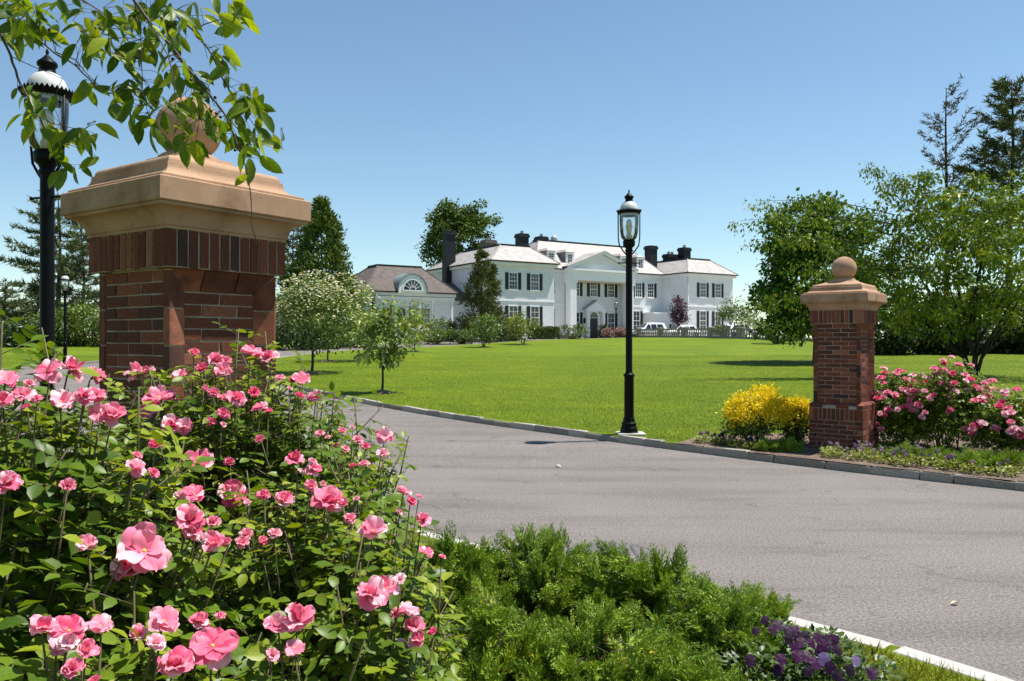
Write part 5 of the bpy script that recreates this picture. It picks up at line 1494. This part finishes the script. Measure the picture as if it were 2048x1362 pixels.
# ------------------------------------------------------------------ yellow shrub by the far pillar
for lab, lob, n in (('bright golden yellow shrub left of the far pillar', [(*at(1510, 832, 12.6), .44, .42, .36), (*at(1475, 845, 12.6), .2, .25, .24), (*at(1530, 815, 12.7), .28, .28, .30)], 5200),
                    ('smaller golden shrub tight against the far pillar', [(*at(1590, 842, 12.9), .26, .28, .34)], 2600)):
    root = empty('golden_shrub', (lob[0][0], lob[0][1], .11), 0, lab, 'shrub', 'golden shrubs by the far pillar'); bs = root.location
    LB = [(l[0]-bs.x, l[1]-bs.y, l[2]-bs.z, *l[3:]) for l in lob]
    C, d = lobes_points(LB, 150, .80); C = C[(d[:, 2] > -.1)]
    sm = MB()
    for c in C[:40]: limb(sm, (c[0]*.2, c[1]*.2, -.05), c * 1.05, .006, .002, .08, 3, 4)
    sm.build('stem', MATS['twig'], root)
    leaf_cloud('golden_foliage', root, C, .085, n, .042, leaf_mid(.32), 'yellow_leaf', droop=-.5, up=.6)
    LB2 = [(l[0], l[1], l[2] - .12, l[3]*.88, l[4]*.88, l[5]*.9) for l in LB]
    C2, _ = lobes_points(LB2, 70, .4); leaf_cloud('green_foliage', root, C2, .09, 2200, .045, leaf_mid(.32), 'clipped', droop=0, up=.6)

# ------------------------------------------------------------------ junipers
def juniper(label, base, rx, ry, h, n, group, seed, size=.17, sprigs=()):
    rg = np.random.default_rng(seed)
    root = empty('juniper', base, 0, label, 'juniper', group)
    K = max(16, int(n / 11)); ca = rg.random(K) * 2 * math.pi; cr = np.sqrt(rg.random(K))
    cx = np.cos(ca) * cr * rx * .92; cy = np.sin(ca) * cr * ry * .92
    cz = h * np.sqrt(np.maximum(.02, 1 - cr ** 2.2)) * rg.uniform(.55, 1.08, K)
    cd = norm(np.stack([np.cos(ca) * (.35 + cr * .6), np.sin(ca) * (.35 + cr * .6), rg.uniform(.45, 1.1, K)], 1) + rg.normal(size=(K, 3)) * .28)
    ctone = rg.random(K)
    k = rg.integers(0, K, n)
    along = rg.uniform(-.16, .05, n)
    D0 = norm(cd[k] + rg.normal(size=(n, 3)) * .30)
    P0 = np.stack([cx, cy, cz], 1)[k] + cd[k] * along[:, None] + rg.normal(size=(n, 3)) * .022 - D0 * size * .6
    P0[:, 2] = np.maximum(P0[:, 2], .0)
    S0 = size * rg.uniform(.6, 1.15, n)
    if len(sprigs):
        sp = np.array([s[:3] for s in sprigs]); 
        P0 = np.concatenate([P0, sp]); D0 = np.concatenate([D0, norm(np.array([s[3:6] for s in sprigs]))]); S0 = np.concatenate([S0, np.array([s[6] for s in sprigs])])
    n = len(P0)
    tone = rg.random(n) * .6; tone[:len(k)] += ctone[k] * .4
    stems = MB()
    for i in range(n):
        if i % 2 == 0 or i >= n - len(sprigs):
            a = Vector(P0[i] - D0[i] * S0[i] * .6); b = Vector(P0[i] + D0[i] * S0[i] * .9)
            stems.tube([a, b], [.0028, .0012], 3)
    # long creeping limbs under the foliage
    for k in range(14):
        a = rg.random() * 6.28; limb(stems, (0, 0, 0), (math.cos(a) * rx * .8, math.sin(a) * ry * .8, h * .35), .012, .004, .12, 4, 4)
    stems.build('stem', MATS['twig'], root)
    per = 15
    side = norm(np.cross(D0, rg.normal(size=(n, 3)))); third = np.cross(D0, side)
    Ps = []; Ds = []; Ss = []; Ts = []
    for j in range(per):
        t = (j + .5) / per
        for sgn in (-1, 1):
            bl = S0 * (.34 * (1 - t) ** .75 + .07)
            lat = (side * sgn * rg.uniform(.5, 1.0, (n, 1)) + third * rg.normal(size=(n, 1)) * .55)
            bd = norm(D0 * 1.0 + norm(lat) * .58)
            o = P0 + D0 * (S0 * t)[:, None]
            for q in range(5):
                f = (q + .4) / 5
                Ps.append(o + bd * (bl * f)[:, None]); Ss.append(np.clip(bl * .40, .010, .028) * rg.uniform(.8, 1.2, n))
                Ds.append(bd * .9 + rg.normal(size=(n, 3)) * .28); Ts.append(np.clip(tone * .55 + rg.random(n) * .38 + (rg.random(n) > .992) * .5, 0, 1))
    P = np.concatenate(Ps); D = np.concatenate(Ds); S = np.concatenate(Ss); T = np.concatenate(Ts)
    me = leaves_mesh('foliage', P, D, rg.normal(size=P.shape), S, leaf_blade(.19), MATS['juniper'], T)
    tag(link('foliage', me, root), kind='stuff')
    return root
JG = 'junipers in front of the driveway'
def up_sprigs(base, pts, L=.22):
    out = []
    for px, py, D in pts:
        p = at(px, py, D) - Vector(base)
        for k in range(3): out.append((p.x + R.uniform(-.03, .03), p.y, p.z - L * .9, R.uniform(-.35, .35), R.uniform(-.2, .2), 1.0, L * R.uniform(.75, 1.05)))
    return out
def jbase(px, D): return Vector(((px - 1024) / F * D, D, .11))
for lab, px, D, rx, ry, h, n, sprg in (
        ('juniper touching the right side of the near roses', 880, 4.7, .55, .55, .44, 520, [(890, 1050, 4.6), (975, 1062, 4.7)]),
        ('juniper with a tall sprig rising against the asphalt', 1080, 4.8, .55, .50, .42, 520, [(1060, 1052, 4.8), (1110, 1060, 4.8), (1090, 1055, 4.9)]),
        ('juniper with upright shoots beside the drain cover', 1280, 4.6, .48, .48, .40, 480, [(1210, 1085, 4.7), (1260, 1090, 4.7), (1330, 1090, 4.5), (1345, 1095, 4.5), (1320, 1105, 4.5)]),
        ('juniper in the lower centre in front of the roses', 960, 3.55, .52, .52, .42, 520, []),
        ('juniper in the lower centre left of the pansies', 1190, 3.6, .50, .52, .38, 520, []),
        ('low juniper beside the purple pansies', 1420, 4.15, .42, .44, .30, 430, [(1520, 1205, 4.3), (1475, 1205, 4.3)]),
        ('juniper creeping over the kerb towards the pansies', 1470, 4.62, .36, .34, .17, 260, [(1530, 1216, 4.6)]),
        ('juniper at the bottom edge below the pansies', 1400, 3.3, .40, .40, .26, 380, []),
        ('juniper hidden in the bottom edge beside the nearest roses', 850, 2.75, .42, .45, .36, 400, [])):
    b = jbase(px, D); juniper(lab, b, rx, ry, h, int(n * 1.5), JG, int(px + D * 10), sprigs=up_sprigs(b, sprg) if sprg else ())
for lab, px, D, rx, h in (('far juniper below the far roses by the pillar', 1830, 11.0, .5, .16), ('far juniper at the right edge below the roses', 1985, 10.2, .6, .18), ('far juniper between roses and low border plants', 1910, 10.7, .45, .12), ('juniper in the shade at the foot of the far pillar', 1560, 11.9, .35, .12)):
    juniper(lab, jbase(px, D), rx, rx * .7, h, 260, 'junipers in the far bed', int(px), size=.2)

# ------------------------------------------------------------------ pansies
def pansy_mesh(mat, seed):
    rg = random.Random(seed); v = []; f = []; rr = []
    for a, s in ((.6, 1.0), (-.6, 1.0), (1.75, .85), (-1.75, .85), (3.14, 1.15)):
        b = len(v); v.append((0, 0, .003)); rr.append(.1)
        for k in range(7):
            t = -1 + k / 3; aa = a + t * .80; r = .026 * s * (1 - .10 * abs(t) ** 3)
            v.append((math.sin(aa) * r, math.cos(aa) * r, .0015 * math.sin(k * 1.9 + seed) + .0012 * (a > 0))); rr.append(.45 + .2 * rg.random())
        f += [(b, b + k + 1, b + k) for k in range(1, 7)]
    loops = [i for q in f for i in q]
    return np_mesh('blossom', np.array(v), loops, np.arange(len(f)) * 3, np.full(len(f), 3), MATS[mat], rr)
PM = [pansy_mesh('pansy_petal', s) for s in range(4)]; PP = [pansy_mesh('pansy_pale', s) for s in range(2)]
def leaf_heap(root, rad, h, n, size, mat, name='foliage'):
    ang = NR.random(n) * 6.283; r = np.sqrt(NR.random(n)) * rad
    P = np.stack([np.cos(ang) * r, np.sin(ang) * r, h * NR.random(n) * (1 - .5 * (r / rad) ** 2)], 1)
    D = np.stack([np.cos(ang), np.sin(ang), NR.uniform(.1, 1.2, n)], 1) + NR.normal(size=(n, 3)) * .4
    o = link(name, leaves_mesh(name, P, D, rand_dirs(n) * .5 + np.array([0, 0, 1.]), size * NR.uniform(.7, 1.2, n), leaf_mid(.3), MATS[mat]), root)
    return o
near_p = [(1362,1192,0),(1440,1216,0),(1530,1240,0),(1545,1258,0),(1512,1262,0),(1578,1276,0),(1602,1284,0),(1622,1286,0),(1641,1281,0),(1668,1280,0),(1674,1300,0),(1640,1302,0),(1562,1318,0),(1500,1320,0),(1612,1312,0),(1630,1326,0),(1648,1318,1),(1595,1312,0),(1618,1342,0),(1676,1352,0),(1744,1346,0),(1712,1322,1),(1655,1290,0),(1590,1295,0),(1660,1335,0),(1556,1340,0),(1700,1340,0),(1380,1200,0),(1556,1250,0),(1572,1258,0),(1590,1262,0),(1612,1270,0),(1634,1274,0),(1654,1280,0),(1600,1276,0),(1646,1292,0)]
plants = [(1365,1205),(1440,1228),(1530,1262),(1590,1295),(1650,1298),(1565,1330),(1630,1332),(1680,1345),(1500,1330),(1735,1352)]
PL = [[] for _ in plants]
for px, py, k in near_p:
    i = min(range(len(plants)), key=lambda j: (plants[j][0]-px)**2 + (plants[j][1]-py)**2); PL[i].append((px, py, k))
for i, ((px, py), bl) in enumerate(zip(plants, PL)):
    D = (CAM_Z - .24) * F / (py - 681); x = (px - 1024) / F * D
    root = empty('pansy_plant', (x, D, .11), 0, ['purple pansy farthest up behind the juniper tip', 'single dark pansy half sunk in the low juniper', 'purple pansies at the edge of the low juniper', 'purple pansies in the middle of the near row', 'dark and pale lilac pansies beside the end of the pale kerb', 'dark red purple pansies in front of the middle of the row', 'purple pansies with pale lilac ones at the bottom edge', 'purple pansy by the dry grass near the pale kerb', 'dark pansy amid juniper at the bottom edge', 'lone purple pansy on the dry grass at the bottom edge'][i], 'pansy', 'purple pansies along the near kerb')
    leaf_heap(root, .19, .22, 380, .042, 'pansy_leaf')
    st = MB()
    for (qx, qy, k) in bl:
        z = .36 + R.uniform(-.03, .03)
        d2 = (CAM_Z - z) * F / (qy - 681); p = Vector(((qx - 1024) / F * d2, d2, z)) - root.location
        ax = Vector((R.uniform(-.35, .15), -.8, R.uniform(.5, .9))).normalized()
        M = Matrix.Translation(p) @ ax.to_track_quat('Z', 'Y').to_matrix().to_4x4() @ Matrix.Rotation(R.uniform(-.5, .5), 4, 'Z') @ Matrix.Scale(R.uniform(.8, 1.1), 4)
        inst('blossom', R.choice(PP if k else PM), root, M)
        st.tube([(p.x * .5, p.y * .5, .0), (p.x, p.y + .004, p.z - .002)], [.002, .0015], 4)
    if bl: st.build('stem', MATS['pansy_leaf'], root)
# low border plants along the far kerb
rows = []
KL = [p for p in INNER if 2.3 < p[0] < 9.5 and p[1] < 16]
for i in range(len(KL) - 1):
    a = Vector((*KL[i], 0)); b = Vector((*KL[i+1], 0)); d = (b - a).normalized(); nr = Vector((-d.y, d.x, 0))
    for t, off in ((.0, .34), (.33, .30), (.66, .36), (.2, .62), (.7, .70), (.45, 1.0)):
        p = a.lerp(b, t) + nr * (off + R.uniform(-.05, .08)); u = p.x / p.y * F + 1024
        if 1405 < u < 1540 and off < .65 or 1655 < u < 2060: rows.append(p)
for p in rows:
    root = empty('border_pansy', (p.x, p.y, .11), 0, 'low pale green border plant with dark purple flowers along the far kerb', 'flower', 'low border plants along the far kerb')
    leaf_heap(root, .13 + R.uniform(0, .05), .13, 190, .048, 'groundcover')
    for k in range(R.choice((2, 4, 6))):
        a = R.uniform(0, 6.28); r = R.uniform(.02, .13)
        M = Matrix.Translation((math.cos(a) * r, math.sin(a) * r + .06, .13 + R.uniform(0, .05))) @ Vector((R.uniform(-.4, .4), -.7, .6)).normalized().to_track_quat('Z', 'Y').to_matrix().to_4x4()
        inst('blossom', R.choice(PM), root, M @ Matrix.Scale(1.2, 4))

# ------------------------------------------------------------------ cherry branch hanging into the picture at the top left
ct = empty('cherry_tree', (-5.3, 1.6, .1), 0, 'cherry branches with glossy leaves hanging in at the top left', 'tree')
cb0 = ct.location.copy()
def tw(p, D): return [at(x, y, D + dd) - cb0 for x, y, dd in p]
TW = [
 ([(150,-330,.0),(215,-120,.0),(240,-40,0),(268,0,0),(300,45,0),(345,95,0),(385,150,0),(425,195,0),(455,235,0),(472,285,0),(481,300,0)], .0062, .0022, 2.2),
 ([(215,-120,.0),(300,-20,.05),(345,25,.05),(385,60,.05),(415,95,.05),(428,120,.05),(450,165,.05),(470,200,.05),(478,212,.05)], .004, .0015, 2.2),
 ([(-260,-160,0),(-120,-60,0),(0,12,0),(55,62,0),(110,105,0),(150,130,0),(175,155,0),(190,170,0),(230,183,0)], .004, .0012, 2.25),
 ([(110,105,0),(150,120,.02),(185,160,.02),(215,180,.02)], .002, .001, 2.25),
 ([(-260,-160,0),(-60,-40,-.05),(0,65,-.05),(20,110,-.05),(35,155,-.05),(50,185,-.05),(75,225,-.05),(100,280,-.05),(115,330,-.05),(125,345,-.05)], .005, .0013, 2.3),
 ([(75,225,0),(100,245,0),(165,262,0)], .0016, .0009, 2.25), ([(20,112,0),(70,135,0),(125,158,0)], .0014, .0009, 2.25), ([(100,280,0),(115,285,0),(140,290,0)], .0014, .0009, 2.25),
 ([(481,300,0),(495,345,0),(502,400,0),(503,440,0),(512,477,0)], .0018, .0009, 2.2), ([(503,445,0),(508,470,0),(513,492,0)], .0009, .0006, 2.2),
 ([(455,235,0),(480,262,0),(520,288,0),(564,296,0)], .002, .0009, 2.2),
 ([(-120,-60,0),(120,-30,.1),(205,25,.1),(250,70,.1),(262,100,.1)], .003, .0012, 2.25),
 ([(300,45,0),(335,110,-.05),(348,160,-.05),(352,205,-.05),(375,262,-.05)], .002, .001, 2.15),
 ([(345,95,0),(372,140,.05),(392,185,.05),(400,235,.05)], .0016, .0009, 2.2),
 ([(385,60,0),(420,45,0),(450,35,0),(482,12,0)], .0018, .0009, 2.25), ([(268,0,0),(282,60,0),(284,120,0),(285,180,0),(295,225,0)], .0018, .0009, 2.2),
 ([(385,150,0),(415,170,.03),(428,210,.03)], .0014, .0009, 2.2), ([(-60,-40,0),(30,-10,.05),(70,25,.05),(95,40,.05)], .002, .001, 2.3), ([(205,25,0),(215,60,0),(220,90,0)], .0014, .0009, 2.3)]
wood = MB(); TP = []
for p, r0, r1, D in TW:
    q = tw(p, D); qq = []
    for i in range(len(q) - 1):
        for k in range(3): qq.append(q[i].lerp(q[i+1], k / 3) + Vector((R.uniform(-1, 1), R.uniform(-1, 1), R.uniform(-1, 1))) * .0018)
    qq.append(q[-1]); n = len(qq)
    wood.tube(qq, [r0 + (r1 - r0) * i / (n - 1) for i in range(n)], 6); TP += qq
CL = [(40,40,12),(90,32,8),(62,75,5),(130,20,5),(170,62,8),(190,95,7),(215,85,6),(240,105,6),(215,30,5),(260,40,6),(285,55,6),(300,95,7),(255,130,5),(285,185,6),(282,240,4),(300,262,3),(335,30,8),(370,60,6),(350,90,7),(340,150,6),(370,160,6),(385,208,8),(350,215,6),(335,235,4),(380,285,7),(420,248,5),(450,275,5),(430,125,4),(445,155,4),(470,60,4),(458,35,5),(482,12,3),(490,208,8),(515,215,6),(480,240,5),(510,300,6),(532,288,4),(500,332,3),(50,195,5),(85,215,6),(70,245,4),(105,260,3),(175,268,6),(125,290,5),(136,336,5),(178,182,4),(245,182,5),(222,192,4),(15,25,6),(10,90,3),(400,20,4),(300,20,4)]
CLV = []
for i in range(10):
    CLV.append(leaves_mesh('leaf', np.zeros((1, 3)), np.array([[0, 1., 0]]), np.array([[0, 0, 1.]]), np.array([1.]), leaf_fine(R.uniform(.17, .24), R.uniform(.08, .3), R.uniform(.05, .35), .5, .03), MATS['cherry_leaf'], np.array([(i / 9) ** 1.2]), smooth=True))
TPA = np.array([A3(p) for p in TP])
pet = wood; nl = 0
for cx, cy, k in CL:
    for i in range(k):
        if nl >= 296: break
        p = at(cx + R.gauss(0, 15), cy + R.gauss(0, 13) - 14, 2.2 + R.uniform(-.07, .10)) - cb0
        near = Vector(TPA[int(np.linalg.norm(TPA - A3(p), axis=1).argmin())])
        if (p - near).length > .085: p = near + (p - near).normalized() * .085
        d = Vector((R.gauss(0, .55) + (.15 if cx > 300 else 0), R.gauss(0, .45), -R.uniform(.15, 1.0))).normalized()
        nrm = Vector((R.gauss(0, .6), -.55 + R.gauss(0, .5), R.uniform(.1, 1)))
        L = R.uniform(.048, .084)
        inst('leaf', R.choice(CLV), ct, face_matrix(p, d, nrm) @ Matrix.Scale(L, 4)); nl += 1
        pet.tube([near, near.lerp(p, .5) + Vector((0, 0, .004)), p], [.0009, .0008, .0007], 3)
eP = []; eD = []; eN = []; eS = []
for cx, cy, k in CL:
    for i in range(int(k * .6)):
        p = at(cx + R.gauss(0, 20), cy + R.gauss(0, 18) - 14, 2.26 + R.uniform(-.05, .16)) - cb0
        near = Vector(TPA[int(np.linalg.norm(TPA - A3(p), axis=1).argmin())])
        if (p - near).length > .09: p = near + (p - near).normalized() * .09
        eP.append(A3(p)); eD.append((R.gauss(0, .5), R.gauss(0, .45), -R.uniform(.15, 1.0))); eN.append((R.gauss(0, .6), -.55 + R.gauss(0, .5), R.uniform(.1, 1))); eS.append(R.uniform(.04, .07))
        pet.tube([near, near.lerp(p, .5) + Vector((0, 0, .004)), p], [.0009, .0008, .0007], 3)
tag(link('back_foliage', leaves_mesh('back_foliage', np.array(eP), np.array(eD), np.array(eN), np.array(eS), leaf_fine(.2, .15, .2, .5, .03), MATS['cherry_leaf'], None, True), ct), kind='stuff')
bmh = MB().lathe([(.0005,-.0045),(.003,-.0035),(.0047,0),(.003,.0035),(.0005,.0045)], 8).mesh('berry', MATS['berry'])
for px, py in ((98,60),(152,130),(345,52),(350,48),(422,222),(433,227),(441,234),(430,248),(382,160),(358,70),(338,112),(345,118),(445,125),(470,300),(430,195),(312,205)):
    p = at(px, py, 2.17) - cb0; inst('berry', bmh, ct, Matrix.Translation(p))
    near = Vector(TPA[int(np.linalg.norm(TPA - A3(p), axis=1).argmin())]); wood.tube([near, near.lerp(p, .6) + Vector((0, 0, .004)), p], [.0007, .0006, .0006], 3)
# trunk and limb standing outside the frame
limb(wood, (0, 0, -.2), (.3, .1, 3.6), .16, .10, .03, 6, 9)
a = TW[0][0]
s0 = at(150, -330, 2.2) - cb0; s1 = at(-260, -160, 2.25) - cb0
wood.tube([(.25, .08, 3.2), (1.4, .3, 3.9), (2.6, .5, 3.85), s0], [.07, .045, .022, .0065], 7)
wood.tube([(.25, .08, 2.9), (1.2, .4, 3.4), (2.2, .6, 3.3), s1], [.05, .03, .016, .0055], 7)
for k in range(14):
    aa = k * 2.39; limb(wood, (.3, .1, 3.0 + .05 * k), (.3 - .3 + math.cos(aa) * 1.5 - .5, .1 + math.sin(aa) * 1.4, 4.2 + .12 * k), .05, .01, .1, 4, 5)
wood.build('trunk', MATS['twig'], ct)
C, _ = lobes_points([(-.4, 0, 4.6, 1.7, 1.6, 1.2)], 60, .3)
tag(leaf_cloud('crown', ct, C, .3, 2500, .085, leaf_mid(.24), 'cherry_leaf', droop=.8), kind='stuff')

# ------------------------------------------------------------------ grass blades on the lawn and dry grass by the near kerb
def grass(name, X, Y, hgt, wid, mat, label, base=.10):
    n = len(X)
    P = np.stack([X, Y, hz(X, Y) + base - .004], 1)
    D = NR.normal(size=(n, 3)) * np.array([.55, .55, .12]) + np.array([0, 0, 1.])
    me = leaves_mesh(name, P, D, NR.normal(size=(n, 3)) + np.array([0, -1, 0]), hgt * NR.uniform(.5, 1.15, n), leaf_blade(wid), MATS[mat], np.clip(NR.random(n) * .62 + .12 * np.sin(X * 1.3 + 2 * np.sin(Y * .35)) * np.sin(Y * 1.1 + 1.5 * np.sin(X * .4)) + .10 * np.sin(X * .37 + Y * .23) + .07 * np.sin(Y * 2.6 + X * .5) + .16, 0, 1))
    return tag(link(name, me), label, 'grass', kind='stuff')
n = 620000
Dg = 8.5 + (46 - 8.5) * NR.random(n) ** 1.25
Xg = (NR.random(n) * 1.34 - .67) * Dg
ok = ~inside(ROAD, Xg, Dg) & ~inside(BED_R, Xg, Dg) & ~inside(BED_L, Xg, Dg) & (Dg < 46) & ~((Dg < 13) & (Xg < 2))
ok &= (NR.random(n) < 1.0)
# keep clear of the kerb stones
Xg, Dg = Xg[ok], Dg[ok]
IN = np.array([p for p in INNER if p[1] < 60]); keep = np.ones(len(Xg), bool)
for i in range(0, len(IN) - 1):
    a = IN[i]; b_ = IN[i+1]; ab = b_ - a; near_ = (np.abs(Xg - a[0]) < 1.6) & (np.abs(Dg - a[1]) < 1.6)
    if not near_.any(): continue
    px_ = Xg[near_] - a[0]; py_ = Dg[near_] - a[1]; t = np.clip((px_ * ab[0] + py_ * ab[1]) / (ab @ ab), 0, 1)
    dist = np.hypot(px_ - t * ab[0], py_ - t * ab[1]); idx = np.nonzero(near_)[0]; keep[idx[dist < .13]] = False
Xg, Dg = Xg[keep], Dg[keep]
grass('grass', Xg, Dg, .038, .10, 'grass_blade', 'short green mown grass of the lawn')
n = 9000
Xn = NR.uniform(1.2, 2.6, n); Yn = NR.uniform(3.2, 4.9, n)
NRM = np.array(NEAR); dn = np.min(np.hypot(Xn[:, None] - NRM[None, :, 0], Yn[:, None] - NRM[None, :, 1]), axis=1)
ok = ~inside(ROAD, Xn, Yn) & ~inside(BED_L, Xn, Yn)
for i in range(len(NRM) - 1):
    a = NRM[i]; ab = NRM[i+1] - a; t = np.clip(((Xn - a[0]) * ab[0] + (Yn - a[1]) * ab[1]) / (ab @ ab), 0, 1)
    ok &= np.hypot(Xn - a[0] - t * ab[0], Yn - a[1] - t * ab[1]) > .15
grass('dry_grass', Xn[ok], Yn[ok], .075, .045, 'rough_grass', 'yellowish dry grass strip behind the pale kerb', .10)
